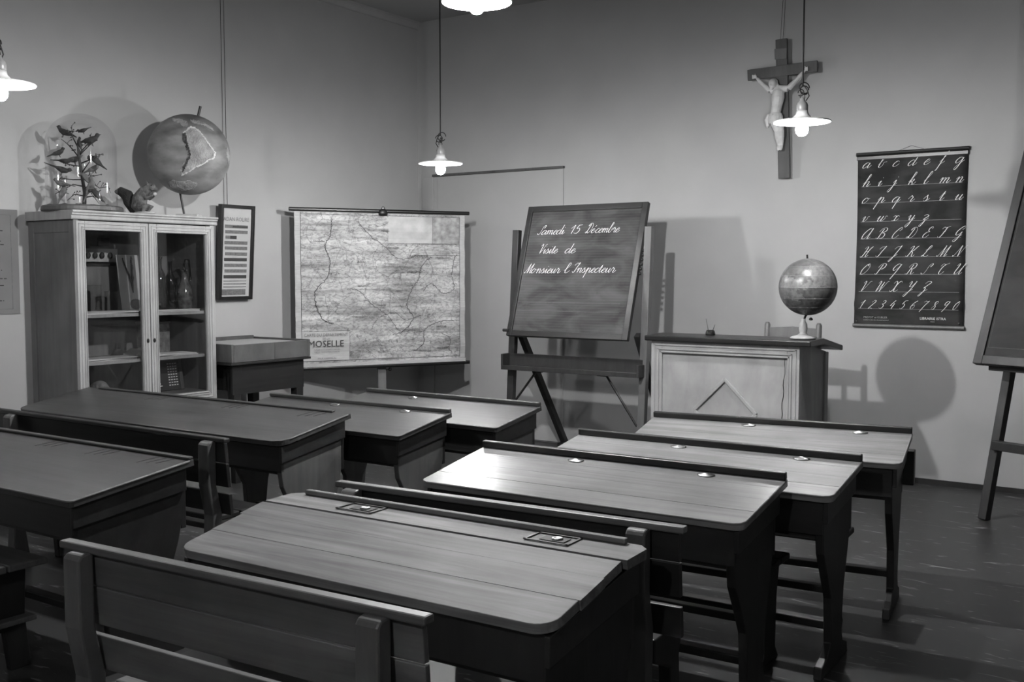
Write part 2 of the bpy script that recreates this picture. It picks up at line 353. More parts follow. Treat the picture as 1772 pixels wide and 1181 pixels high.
G = {
'a': [BOWL, TAIL],
'b': [[(0, .5), (.35, 1.2), (.55, 2), (.4, 2.3), (.25, 2), (.2, .5), (.3, .05), (.6, 0), (.85, .4), (.8, .9), (.95, .95), (1.3, 1)]],
'c': [[(.85, .8), (.7, 1), (.4, .95), (.08, .5), (.15, .08), (.45, 0), (.8, .15), (1.05, .5)]],
'd': [BOWL, [(1.05, 2.2), (.98, 1), (.95, .2), (1.05, 0), (1.3, .15), (1.5, .5)]],
'e': [EE], '\u00e9': [EE, [(.5, 1.35), (.75, 1.7)]],
'f': [[(0, .4), (.35, 1.2), (.6, 2), (.45, 2.3), (.32, 1.9), (.28, .5), (.25, -.9), (.1, -1.2)], [(.28, 0), (.6, .2), (.8, .5)]],
'g': [BOWL, [(1, .95), (.95, -.6), (.75, -1.2), (.5, -1.1), (.6, -.6), (1.05, 0), (1.4, .5)]],
'h': [ASC, HUMP],
'i': [[(0, .5), (.3, 1), (.28, .2), (.4, 0), (.6, .15), (.8, .5)], [(.3, 1.5), (.34, 1.62)]],
'j': [[(0, .5), (.3, 1), (.28, -.6), (.1, -1.2), (-.15, -1.05), (0, -.6), (.5, .1), (.7, .5)], [(.3, 1.5), (.34, 1.62)]],
'k': [ASC, [(.25, .3), (.5, .9), (.75, 1), (.8, .75), (.5, .5), (.35, .48)], [(.45, .5), (.8, .35), (.85, .05), (1.05, 0), (1.35, .5)]],
'l': [[(0, .5), (.4, 1.3), (.58, 2), (.42, 2.3), (.25, 1.9), (.2, .3), (.35, 0), (.6, .1), (.85, .5)]],
'm': [[(0, .6), (.2, 1), (.3, .85), (.28, 0)], [(.28, .3), (.5, .85), (.7, 1), (.85, .8), (.83, 0)], [(.83, .3), (1.05, .85), (1.25, 1), (1.4, .8), (1.38, .2), (1.5, 0), (1.7, .15), (1.9, .5)]],
'n': [[(0, .6), (.2, 1), (.3, .85), (.28, 0)], [(.28, .3), (.5, .85), (.75, 1), (.9, .8), (.88, .2), (1, 0), (1.2, .15), (1.4, .5)]],
'o': [[(.6, 1), (.3, .95), (.05, .5), (.15, .08), (.45, 0), (.8, .35), (.85, .75), (.6, 1), (.75, .85), (1.1, .9)]],
'p': [[(0, .5), (.3, 1.1), (.25, 0), (.2, -1.2)], HUMP],
'q': [BOWL, [(1, .95), (.95, 0), (.92, -1.2)], [(.95, -.1), (1.2, .1), (1.4, .5)]],
'r': [[(0, .5), (.25, 1.05), (.35, 1.15), (.4, .95), (.65, .9), (.7, .7), (.62, .2), (.75, 0), (1, .15), (1.2, .5)]],
's': [[(0, .4), (.4, 1.1), (.45, .9), (.7, .4), (.6, .05), (.3, 0), (.15, .15)], [(.6, .05), (.9, .2), (1.1, .5)]],
't': [[(0, .5), (.35, 1.7), (.3, .3), (.42, 0), (.65, .15), (.85, .5)], [(.1, 1.15), (.6, 1.2)]],
'u': [[(0, .5), (.25, 1), (.22, .2), (.4, 0), (.7, .3), (.9, 1)], [(.9, 1), (.87, .2), (1, 0), (1.2, .15), (1.4, .5)]],
'v': [[(0, .6), (.2, 1), (.32, .8), (.3, .2), (.5, 0), (.85, .45), (.8, .95), (1.1, .95)]],
'w': [[(0, .5), (.25, 1), (.22, .2), (.4, 0), (.7, .3), (.85, 1), (.82, .2), (1, 0), (1.35, .45), (1.3, .95), (1.6, .95)]],
'x': [[(0, .75), (.2, 1), (.5, .8), (.5, .2), (.2, 0), (.05, .15)], [(1.05, .8), (.85, 1), (.55, .8), (.55, .2), (.8, 0), (1.2, .4)]],
'y': [[(0, .6), (.2, 1), (.35, .8), (.35, .3), (.55, .1), (.85, .4), (.95, 1)], [(.95, 1), (.9, -.6), (.65, -1.2), (.4, -1.05), (.55, -.6), (1, 0), (1.3, .5)]],
'z': [[(0, .8), (.25, 1), (.7, .9), (.75, .7), (.2, .1), (.5, .15), (.6, -.3), (.4, -1.1), (.15, -1.1), (.3, -.6), (1, .4)]],
'A': [[(1.3, 1.6), (1, 2.2), (.5, 1.9), (.1, 1), (.2, .15), (.6, 0), (1, .5), (1.3, 1.6), (1.35, 2.2)], [(1.35, 2.2), (1.3, .3), (1.45, 0), (1.8, .4)]],
'B': [[(.6, 2), (.5, 1), (.45, .1), (.2, 0), (0, .25)], [(0, 1.4), (.2, 2), (.7, 2.25), (1.2, 2.1), (1.25, 1.6), (.75, 1.2), (1.3, 1), (1.4, .4), (1, 0), (.7, .2)]],
'C': [[(.9, 1.5), (1.15, 1.9), (1, 2.25), (.6, 2), (.15, 1.1), (.2, .2), (.6, 0), (1, .3), (1.2, .7)]],
'D': [[(.6, 2), (.5, 1), (.35, .15), (.1, 0), (0, .2), (.3, .3), (.8, 0), (1.3, .6), (1.3, 1.6), (.9, 2.2), (.3, 2.1), (.1, 1.6)]],
'E': [[(1, 1.8), (1.1, 2.1), (.85, 2.25), (.5, 1.9), (.6, 1.4), (.9, 1.25), (.4, 1.1), (.1, .5), (.3, .05), (.7, .05), (1.1, .6)]],
'F': [[(0, 1.7), (.2, 2.1), (.6, 2), (1.3, 2.25)], [(.8, 2.05), (.7, 1), (.5, .1), (.2, 0), (0, .25)], [(.45, 1.1), (.95, 1.2)]],
'G': [[(.9, 1.5), (1.15, 1.9), (1, 2.25), (.6, 2), (.15, 1.2), (.25, .5), (.7, .5), (1.1, 1.1)], [(1.1, 1.1), (1, -.3), (.7, -.9), (.4, -.7), (.8, -.1), (1.4, .5)]],
'H': [HL, [(1.4, 2.2), (1.1, 1.6), (1, .3), (1.15, 0), (1.5, .4)], [(.3, 1), (.8, 1.2), (1.2, 1.1)]],
'I': [[(0, 1.6), (.3, 2.1), (.8, 2.1), (1, 2.25), (.75, 1.2), (.6, .2), (.3, 0), (.05, .3)]],
'J': [[(0, 1.6), (.3, 2.1), (.8, 2.1), (1, 2.25), (.75, .5), (.5, -.8), (.2, -.9), (.4, -.3), (1.2, .5)]],
'K': [HL, [(1.4, 2.2), (1.2, 2), (.9, 1.3), (.6, 1.1), (.9, .9), (1.1, .2), (1.3, 0), (1.6, .4)]],
'L': [[(.2, 1.3), (.7, 1.5), (1, 2), (.8, 2.25), (.55, 1.8), (.45, .8), (.2, .1), (0, .15), (.3, .3), (.8, 0), (1.3, .3)]],
'M': [[(0, .2), (.15, 0), (.45, 1), (.65, 2.2)], [(.65, 2.2), (.75, 0)], [(.75, 0), (1.1, 1.2), (1.45, 2.2)], [(1.45, 2.2), (1.4, .3), (1.5, 0), (1.85, .4)]],
'N': [[(0, .2), (.15, 0), (.45, 1.2), (.6, 2.2)], [(.6, 2.2), (.8, 1), (1, 0)], [(1, 0), (1.2, 1.2), (1.35, 2), (1.6, 2.2)]],
'O': [[(.8, 2.2), (.4, 1.9), (.05, 1), (.2, .1), (.6, 0), (1.1, .6), (1.2, 1.6), (.85, 2.2), (.7, 1.9), (1, 1.7)]],
'P': PB,
'Q': [[(1.1, 1.9), (.7, 2.2), (.2, 1.7), (.15, 1), (.5, .8), (1, 1.4), (1.2, 2)], [(1.2, 2.1), (1.05, .6), (.8, -.9), (.7, -1)]],
'R': PB + [[(.6, 1.15), (.9, .9), (1.05, .2), (1.25, 0), (1.6, .4)]],
'S': [[(0, .3), (.3, 0), (.65, .3), (.7, 1), (.75, 1.8), (1.1, 2.2), (1.3, 2), (1.1, 1.5)]],
'T': [[(0, 1.6), (.2, 2.1), (.7, 2), (1.3, 2.25)], [(.8, 2.05), (.4, 1.4), (.35, .4), (.6, 0), (1, .2), (1.2, .6)]],
'U': [[(0, 1.7), (.2, 2.15), (.4, 1.9), (.3, .5), (.5, 0), (.9, .4), (1.2, 1.4), (1.3, 2.2)], [(1.3, 2.2), (1.2, .4), (1.35, 0), (1.7, .4)]],
'V': [[(0, 1.7), (.2, 2.2), (.4, 1.9), (.45, .8), (.5, 0)], [(.5, 0), (.9, 1), (1.15, 2), (1.45, 2.15)]],
'W': [[(0, 1.7), (.2, 2.2), (.4, 1.9), (.4, .8), (.45, 0)], [(.45, 0), (.8, 1), (1, 2)], [(1, 2), (1.02, 1), (1.1, 0)], [(1.1, 0), (1.4, 1), (1.6, 2), (1.9, 2.15)]],
'X': [[(0, 1.7), (.25, 2.2), (.6, 1.9), (.7, 1.1), (.6, .3), (.25, 0), (0, .3)], [(1.5, 1.9), (1.25, 2.2), (.9, 1.9), (.75, 1.1), (.85, .3), (1.15, 0), (1.6, .4)]],
'Y': [[(0, 1.7), (.2, 2.15), (.4, 1.9), (.4, 1.2), (.6, 1), (.95, 1.4), (1.2, 2.2)], [(1.2, 2.2), (1, .5), (.6, -.9), (.3, -.8), (.6, -.2), (1.4, .5)]],
'Z': [[(.1, 1.7), (.4, 2.15), (1, 2.1), (1.05, 1.8), (.3, .8), (.6, .9), (.7, .3), (.4, -.8), (.15, -.8), (.4, -.2), (1.2, .5)]],
'1': [[(0, 1.2), (.5, 2)], [(.5, 2), (.45, 0)]],
'2': [[(.1, 1.5), (.3, 1.95), (.7, 1.9), (.75, 1.4), (0, 0), (.3, .15), (.9, 0)]],
'3': [[(.1, 1.7), (.4, 2), (.75, 1.75), (.7, 1.3), (.35, 1.1), (.7, .9), (.8, .4), (.4, 0), (0, .25)]],
'4': [[(.5, 2), (0, .7)], [(0, .7), (.9, .7)], [(.7, 1.3), (.6, 0)]],
'5': [[(.9, 2), (.35, 1.95)], [(.35, 1.95), (.2, 1.15), (.6, 1.25), (.8, .7), (.5, .05), (0, .2)]],
'6': [[(.75, 2), (.3, 1.5), (.05, .7), (.2, .05), (.55, .05), (.8, .6), (.6, 1.05), (.2, .8)]],
'7': [[(0, 1.7), (.2, 2), (.6, 1.85), (.95, 2)], [(.95, 2), (.5, .6), (.2, -.6)]],
'8': [[(.75, 1.7), (.5, 2), (.2, 1.7), (.3, 1.2), (.7, .7), (.6, .1), (.25, 0), (.1, .4), (.5, 1.1), (.75, 1.7)]],
'9': [[(.75, 1.8), (.4, 2), (.1, 1.5), (.3, 1), (.7, 1.3), (.85, 1.9)], [(.85, 1.9), (.7, .6), (.4, -.5)]],
'0': [[(.5, 2), (.1, 1.4), (.05, .5), (.3, 0), (.65, .5), (.7, 1.5), (.5, 2)]],
"'": [[(.1, 2.1), (.05, 1.8)]],
}
ADV = {'m': 1.75, 'w': 1.45, 'i': .68, 'l': .7, 't': .72, 'j': .6, 's': .95, 'r': 1.0, 'c': .9, 'e': .88, 'b': 1.1, 'f': .75, '1': .8, '5': 1.1, ' ': .8, 'M': 1.7, 'V': 1.25, 'D': 1.55, 'S': 1.1, 'I': 1.1, "'": .35}
def smooth_pts(p, k=4):
    if len(p) < 3: return [(p[0][0] + (p[1][0] - p[0][0]) * i / k, p[0][1] + (p[1][1] - p[0][1]) * i / k) for i in range(k + 1)]
    out = []
    for i in range(len(p) - 1):
        p0, p1, p2, p3 = p[max(i - 1, 0)], p[i], p[i + 1], p[min(i + 2, len(p) - 1)]
        for q in range(k):
            t = q / k
            out.append(tuple(.5 * (2 * p1[c] + (p2[c] - p0[c]) * t + (2 * p0[c] - 5 * p1[c] + 4 * p2[c] - p3[c]) * t * t + (3 * p1[c] - p0[c] - 3 * p2[c] + p3[c]) * t ** 3) for c in (0, 1)))
    out.append(p[-1]); return out
def cursive(b, text, x0, z0, unit, fn, slant=.55, thin=.05, thick=.16, narrow=1.0):
    """adds ribbons for text to b; fn(x, z) -> 3-D point of the sheet; returns the pen's end"""
    pen = x0
    for ch in text:
        for st in G.get(ch, []):
            pts = smooth_pts(st)
            P = [(pen + (u * narrow + v * slant) * unit, z0 + v * unit) for u, v in pts]
            vs = []
            for i in range(len(P)):
                a, c = P[max(i - 1, 0)], P[min(i + 1, len(P) - 1)]
                dx, dz = c[0] - a[0], c[1] - a[1]; l = math.hypot(dx, dz) or 1
                wd = (thin + (thick - thin) * max(0, -dz / l)) * unit / 2
                nx, nz = -dz / l * wd, dx / l * wd
                vs += [fn(P[i][0] + nx, P[i][1] + nz), fn(P[i][0] - nx, P[i][1] - nz)]
            b.add(vs, [(2 * i, 2 * i + 2, 2 * i + 3, 2 * i + 1) for i in range(len(P) - 1)])
        pen += ADV.get(ch, 1.25) * unit * narrow
    return pen

# ------------------------------------------------------------------ the setting
X1, Y0 = 3.2, -2.6
struct(B().box(XL - .2, X1, Y0, YW + .2, -.12, 0).obj('floor', 'floor'))
struct(B().box(XL - .2, X1, Y0, YW + .2, ZC, ZC + .12).obj('ceiling', 'ceil'))
struct(B().box(XL - .2, XL, Y0, YW + .2, 0, ZC).obj('wall_left', 'wall'))
wb = struct(B().box(XL, X1, YW, YW + .2, 0, ZC).obj('wall_back', 'wall'))
struct(B().box(X1, X1 + .2, Y0, YW + .2, 0, ZC).obj('wall_right', 'wall'))
struct(B().box(XL - .2, X1 + .2, Y0 - .2, Y0, 0, ZC).obj('wall_front', 'wall'))
t1 = B(); t1.prism([(0, 3.655), (.018, 3.66), (.03, 3.69), (.045, 3.70), (.045, 3.72), (0, 3.72)], lambda u, v, t: (XL + u, t, v), 2.0, YW)
struct(t1.obj('trim_1', 'trim'))
struct(B().box(-4.4, X1, YW - .008, YW, 0, .035).obj('baseboard_back', 'dframe'))
# flush door in the back wall, a thin ledge over it
d = thing('door_1', 'flush painted door in the back wall behind the map', 'door'); d['kind'] = 'structure'; del d['category']; d['label'] = 'flush painted door with a thin dark ledge over it'
B().box(-5.90, -4.565, YW - .014, YW, .01, 2.315).obj('door_leaf', 'door', d, bevel=.003)
B().box(-6.08, -5.95, YW - .018, YW, 0, 2.315).obj('door_post', 'door', d, bevel=.003)
B().box(-5.95, -4.555, YW - .034, YW, 2.317, 2.337).obj('door_ledge', 'dpanel', d, bevel=.003)

# ------------------------------------------------------------------ pendant lamps
def make_lamp(label, x, y, z, loops=1, bulb='bulb', lift=0.0):
    t = thing('pendant_lamp', label, 'lamp', (x, y, z), random.uniform(0, 360), 'pendant lamps with white enamel shades')
    lf = lift; sh = [(.148, .036), (.152, .040), (.149, .043), (.10, .050), (.055, .058), (.034, .080), (.030, .098), (.026, .094), (.03, .078), (.052, .053), (.098, .045), (.148, .036)]
    B().lathe([(a, q + lf) for a, q in sh], 40, closed=False).obj('shade', 'enamel', t, smooth=True)
    B().lathe([(.004, -.036), (.018, -.032), (.030, -.018), (.034, 0), (.031, .016), (.022, .036), (.016, .05), (.015, .07 + lf), (.004, .072 + lf)], 20).obj('bulb', bulb, t, smooth=True)
    B().lathe([(.02, .072), (.024, .085), (.030, .10), (.031, .125), (.025, .14), (.014, .15), (.012, .165), (.004, .168)], 18, c=(0, 0, lf)).obj('socket', 'porcelain', t, smooth=True)
    b = B(); pts = []
    for i in range(13):
        a = i / 12 * math.pi; pts.append((.012 * math.cos(a), 0, .165 + .03 * math.sin(a)))
    b.tube(pts, .0022, 6); b.obj('hook', 'dark', t, smooth=True)
    top = .235
    b = B()
    for k in range(2 + loops):
        ax = random.uniform(0, 6.3); r = .017 + .006 * k; cz = .195 + .012 * k; c = Vector((math.cos(ax) * .010, math.sin(ax) * .010, cz))
        ca, sa = math.cos(ax), math.sin(ax)
        b.tube([c + Vector((ca * r * math.cos(q), sa * r * math.cos(q), r * math.sin(q))) for q in [i / 14 * 5.6 for i in range(15)]], .0032, 6)
    b.tube([(.018, 0, .15), (.034, 0, .175), (.022, .004, .21), (.004, 0, top)], .0032, 6)
    b.obj('cord_loop', 'cord', t, smooth=True)
    B().tube([(0, 0, top - .01), (.0, 0, top + .02), (0, 0, ZC - z)], .0045, 8).obj('cord', 'cord', t, smooth=True)
    B().lathe([(.004, ZC - z - .035), (.03, ZC - z - .03), (.045, ZC - z - .005), (.045, ZC - z)], 18).obj('ceiling_cap', 'porcelain', t, smooth=True)
    return t
make_lamp('white enamel pendant lamp above the glass dome, cut by the frame', -4.50, 2.54, 2.245, bulb='bulb_weak')
make_lamp('white enamel pendant lamp hanging before the corner above the map', -4.41, 5.56, 2.15)
make_lamp('white enamel pendant lamp hanging in front of the crucifix', -1.889, 5.488, 2.215)
make_lamp('highest pendant lamp, only its glaring bulb shows at the top edge', -2.654, 3.597, 2.58, bulb='bulb_strong', lift=-.022)
make_lamp('pendant lamp hanging behind the viewer near the front wall', -.75, -.55, 2.35)

# ------------------------------------------------------------------ school desks and benches
def make_desk(label, rr, ang, L, D, zr, zf, planks, top, frame, panel, ledge=.028, ledge_in=(0, 0), corner=.02, inkwells=(), kind='cap', flat=0.0, jag=0.0, group='school desks', grooves=(), worn_glint=None, case=False):
    """rr: world (X, Y) of the rear right corner of the top. local: x along, -y the pupil's side, z up; y=0 front edge."""
    a = R(ang); cx = rr[0] - math.cos(a) * L / 2 + math.sin(a) * D; cy = rr[1] - math.sin(a) * L / 2 - math.cos(a) * D
    t = thing('school_desk', label, 'desk', (cx, cy, 0), ang, group)
    Ds = D - flat; th = math.atan2(zr - zf, Ds); Sl = Ds / math.cos(th); TH = .026
    def S(x, s, h):
        if s <= Sl: return (x, s * math.cos(th) - h * math.sin(th), zf + s * math.sin(th) + h * math.cos(th))
        return (x, Ds + (s - Sl), zr + h)
    tot = Sl + flat; s0 = 0.0; h2 = L / 2
    for i, fr in enumerate(planks):
        s1 = s0 + fr * tot - (.010 if flat and i == len(planks) - 2 else 0); g = .0004
        ja, jb = (random.uniform(-jag, jag), random.uniform(-jag, jag)) if jag else (0, 0)
        A, Z = -h2 + ja, h2 + jb
        if i == 0:
            c = corner; arc = [(c - c * math.sin(q), c - c * math.cos(q)) for q in [k / 6 * math.pi / 2 for k in range(7)]]
            poly = [(A + u, s0 + v) for u, v in arc][::-1] + [(Z - u, s0 + v) for u, v in arc] + [(Z, s1 - g), (A, s1 - g)]
        elif i == len(planks) - 1 and corner > .03:
            c = corner * .5; poly = [(A, s0 + g), (Z, s0 + g), (Z, s1 - c), (Z - c, s1), (A + c, s1), (A, s1 - c)]
        else:
            poly = [(A, s0 + g), (Z, s0 + g), (Z, s1 - g), (A, s1 - g)]
        B().prism(poly, S, -TH, 0).obj('plank', top, t, bevel=0 if i else .002)
        s0 = s1 + (.010 if flat and i == len(planks) - 2 else 0)
    if ledge:
        w0 = .022
        B().prism([(-h2 + ledge_in[0], tot - w0), (h2 - ledge_in[1], tot - w0), (h2 - ledge_in[1], tot), (-h2 + ledge_in[0], tot)], S, 0.0005, ledge).obj('ledge', frame if ledge > .022 else top, t, bevel=.004)
    for (fx, fs) in inkwells:
        x = -h2 + fx * L; s = fs * tot
        if kind == 'cap':
            b = B(); b.lathe([(.033, 0), (.034, .002), (.028, .004), (.018, .005), (.010, .008), (.003, .009)], 20, sx=1.0, sy=.6)
            o = b.obj('inkwell_cap', 'metal', t, smooth=True); p = S(x, s, .0005); o.location = p; o.rotation_euler = (th if s <= Sl else 0, 0, 0)
        else:
            p = S(x, s, 0); e = thing_part('inkwell', t, p, th if s <= Sl else 0)
            b = B(); W, H2 = .068, .042
            for (xa, xb, ya, yb) in ((-W, W, -H2, -H2 + .007), (-W, W, H2 - .007, H2), (-W, -W + .007, -H2, H2), (W - .007, W, -H2, H2)):
                b.box(xa, xb, ya, yb, .0005, .003)
            b.obj('inkwell_rim', 'dframe', e)
            B().box(-.03, .045, -.022, .022, .0005, .002).obj('inkwell_hole', 'ink', e)
            B().lathe([(.016, .002), (.016, .006), (.010, .007), (.004, .004)], 16, c=(.014, 0, 0)).obj('inkwell_cup', 'metal', e, smooth=True)
    if grooves:
        for gx in grooves:
            for k in range(3):
                x = -h2 + gx * L + k * .045; b = B()
                b.prism([(x, tot - .115 + .01 * k), (x + .006, tot - .115 + .01 * k), (x + .030, tot - .03), (x + .024, tot - .03)], S, .0002, .001); b.obj('pen_groove', 'black', t)
    if worn_glint:  # pale tube along worn edges; the bright edge highlight is put into its colour
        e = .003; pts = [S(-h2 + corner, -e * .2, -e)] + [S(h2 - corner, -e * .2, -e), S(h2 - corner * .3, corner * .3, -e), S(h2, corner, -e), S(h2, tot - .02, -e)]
        B().tube(pts, .0042, 6).obj('worn_glint_edge', worn_glint, t, smooth=True)
    if case: B().box(-h2 + .02, h2 + .010, D, D + .065, .50, .655).obj('rear_case', frame, t, bevel=.004)
    # case under the top
    inn = .035
    zf2, zr2 = zf - TH - .004, zr - TH - .004
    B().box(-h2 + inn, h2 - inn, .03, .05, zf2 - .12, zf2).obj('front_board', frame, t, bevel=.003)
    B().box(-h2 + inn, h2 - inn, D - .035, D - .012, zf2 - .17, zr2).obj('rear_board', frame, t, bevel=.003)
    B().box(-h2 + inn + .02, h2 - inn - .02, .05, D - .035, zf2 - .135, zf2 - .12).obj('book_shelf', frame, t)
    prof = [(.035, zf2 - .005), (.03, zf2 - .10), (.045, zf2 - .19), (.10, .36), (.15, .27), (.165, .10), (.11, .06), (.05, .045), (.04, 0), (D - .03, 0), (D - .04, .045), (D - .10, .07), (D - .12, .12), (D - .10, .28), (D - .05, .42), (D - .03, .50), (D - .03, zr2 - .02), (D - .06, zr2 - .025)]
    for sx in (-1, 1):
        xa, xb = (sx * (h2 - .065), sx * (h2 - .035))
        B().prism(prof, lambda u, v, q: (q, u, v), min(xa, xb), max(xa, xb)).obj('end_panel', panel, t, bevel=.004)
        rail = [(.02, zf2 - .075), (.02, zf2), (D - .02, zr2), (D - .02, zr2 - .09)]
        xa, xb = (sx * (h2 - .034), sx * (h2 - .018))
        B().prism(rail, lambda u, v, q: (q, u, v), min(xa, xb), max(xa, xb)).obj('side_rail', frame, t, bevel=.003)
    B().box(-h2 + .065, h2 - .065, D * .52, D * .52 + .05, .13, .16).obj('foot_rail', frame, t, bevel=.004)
    return t
def thing_part(name, parent, loc, tilt=0):
    e = bpy.data.objects.new(name, None); COL.objects.link(e); e.parent = parent; e.location = loc; e.rotation_euler = (tilt, 0, 0); e.empty_display_size = .05; return e

make_desk('pale worn double desk with two open inkwells, nearest of the aisle row', (-1.205, 2.385), 1.9, 1.25, .50, .738, .668, (.27, .24, .21, .28), 'mdesk', 'dframe', 'dframe',
          ledge=.016, ledge_in=(.05, .06), corner=.055, inkwells=((.265, .86), (.80, .86)), kind='plate', flat=.13, jag=.008, group='desks of the pale row')
make_desk('pale desk catching a lamp glare, second of the aisle row', (-1.215, 3.448), 1.8, 1.26, .44, .738, .670, (.26, .26, .26, .22), 'gdesk', 'bframe', 'dframe', inkwells=((.36, .88), (.78, .88)), corner=.03, group='desks of the pale row', worn_glint='ldesk')
make_desk('pale desk with two metal inkwell caps, third of the aisle row', (-1.10, 3.95), 1.8, 1.22, .42, .738, .676, (.26, .26, .26, .22), 'ldesk', 'bframe', 'dframe', inkwells=((.40, .88), (.82, .88)), corner=.03, group='desks of the pale row', worn_glint='ldesk')
make_desk('pale desk just in front of the teacher\'s desk', (-1.115, 4.77), 8.0, 1.20, .44, .738, .670, (.26, .26, .26, .22), 'ldesk', 'bframe', 'dframe', inkwells=((.40, .88), (.82, .88)), corner=.03, group='desks of the pale row', worn_glint='ldesk', case=True)
make_desk('dark varnished desk at the picture\'s edge below the cabinet', (-3.22, 2.535), .5, 1.95, .52, .738, .670, (1.0,), 'ddesk', 'bframe', 'bframe', ledge=.012, inkwells=(), corner=.015, group='desks of the dark row', worn_glint='mdesk', grooves=(.55, .73, .9))
make_desk('long dark desk with pen grooves, standing before the glass cabinet', (-3.47, 3.665), 1.0, 2.09, .46, .768, .690, (1.0,), 'ddesk', 'bframe', 'dpanel', ledge=.010, ledge_in=(.12, .1), corner=.06, group='desks of the dark row', worn_glint='mdesk', grooves=(.32, .62, .88))
make_desk('dark desk in the middle between long desk and farthest dark desk', (-3.22, 4.143), .9, 1.30, .42, .738, .672, (1.0,), 'ddesk', 'bframe', 'dpanel', ledge=.020, inkwells=((.80, .86), (.42, .86)), corner=.015, group='desks of the dark row', worn_glint='mdesk')
make_desk('farthest dark desk, in front of the map and easel', (-2.98, 4.615), 0.0, 1.24, .42, .738, .672, (1.0,), 'ddesk', 'bframe', 'dpanel', ledge=.022, inkwells=((.32, .86),), corner=.015, group='desks of the dark row', worn_glint='mdesk')

def make_bench(label, c, ang, L, zt, post_in=(.1, .1), seat_d=.27, group='benches with backrests', pm='bench', nplank=3, rail=None, postm='dpanel'):
    """c: world (X, Y) of the backrest rail's middle. local -y towards the viewer, seat on +y."""
    t = thing('school_bench', label, 'bench', (c[0], c[1], 0), ang, group); h = L / 2
    B().box(-h, h, -.012, .022, zt - .02, zt).obj('top_rail', rail or pm, t, bevel=.005)
    zz = zt - .022
    for i, (hh, gap) in enumerate(((.085, .003), (.10, .028), (.09, .0))[:nplank]):
        b = B(); n = 8
        lean = .10
        y = lambda z: .004 + (zt - z) * lean
        b.prism([(-h + .02, zz - hh), (h - .02, zz - hh), (h - .02, zz), (-h + .02, zz)], lambda u, v, q: (u, y(v) + q, v), 0, .018)
        b.obj('back_plank', pm, t, bevel=.003); zz -= hh + gap
    for s, pi in ((-1, post_in[0]), (1, post_in[1])):
        x = s * (h - pi); prof = [(-.045, zt - .03), (-.035, zt - .018), (-.01, zt - .014), (.0, zt - .02), (.0, zt - .2), (.028, .45), (.02, .2), (.05, 0), (-.05, 0), (-.035, .2), (-.02, .45), (-.045, zt - .2)]
        B().prism(prof, lambda u, v, q: (q, u, v), x - .03, x + .03).obj('post', postm, t, bevel=.006)
        B().prism([(.06, .40), (.06 + seat_d - .05, .40), (.06 + seat_d - .08, .30), (.06 + seat_d - .06, 0), (.06 + seat_d - .13, 0), (.06 + seat_d - .15, .28), (.06, .33)], lambda u, v, q: (q, u, v), x - .02, x + .02).obj('leg', 'dframe', t, bevel=.004)
    sa, sb = -h + post_in[0] + .035, h - post_in[1] - .035
    B().box(sa, sb, .045, .045 + seat_d / 2 - .004, .402, .428).obj('seat_plank', pm, t, bevel=.006)
    B().box(sa, sb, .045 + seat_d / 2 + .004, .045 + seat_d, .402, .428).obj('seat_plank', pm, t, bevel=.006)
    return t
make_bench('plank-backed bench nearest the viewer, at the first pale desk', (-1.82, 1.505), 3.4, 1.13, .78, (.09, .12))
make_bench('bench whose rail runs along the second pale desk', (-1.80, 2.52), 3.8, 1.23, .757, (.08, .13), pm='bframe', rail='bench')
make_bench('bench between the two nearest dark desks', (-4.2, 2.77), .6, 1.75, .775, (.22, .09), pm='bframe')

def make_seat(label, c, ang, L, group='low backless seats under the desks'):
    t = thing('low_bench', label, 'bench', (c[0], c[1], 0), ang, group); h = L / 2
    B().box(-h, h, -.11, -.003, .375, .40).obj('seat_plank', 'dframe', t, bevel=.006)
    B().box(-h, h, .003, .11, .375, .40).obj('seat_plank', 'dframe', t, bevel=.006)
    for s in (-1, 1):
        B().prism([(-.10, .375), (.10, .375), (.07, .25), (.06, .05), (.10, 0), (-.10, 0), (-.06, .05), (-.07, .25)], lambda u, v, q: (q, u, v), s * (h - .05) - .015, s * (h - .05) + .015).obj('end_panel', 'dframe', t, bevel=.004)
    B().box(-h + .06, h - .06, -.02, .02, .14, .17).obj('stretcher', 'dframe', t, bevel=.004)
    return t
make_seat('low backless seat between second and third pale desks', (-1.76, 3.62), 1.8, .92)
t = thing('low_bench', 'backless bench with a lower board at the nearest dark desk', 'bench', (-4.30, 1.93, 0), .5, 'low backless seats under the desks')
for ya, yb in ((-.17, -.003), (.003, .15)): B().box(-.82, .82, ya, yb, .395, .42).obj('seat_plank', 'bench', t, bevel=.005)
B().box(-.80, .76, -.17, .14, .18, .20).obj('lower_board', 'bench', t, bevel=.004)
for x in (-.72, .70): B().prism([(-.15, .395), (.13, .395), (.12, .20), (.14, 0), (.06, 0), (.04, .15), (-.06, .15), (-.08, 0), (-.16, 0), (-.14, .20)], lambda u, v, q: (q, u, v), x - .015, x + .015).obj('end_panel', 'dframe', t, bevel=.004)
make_seat('low backless seat between third and fourth pale desks', (-1.72, 4.13), 4.0, 1.02)

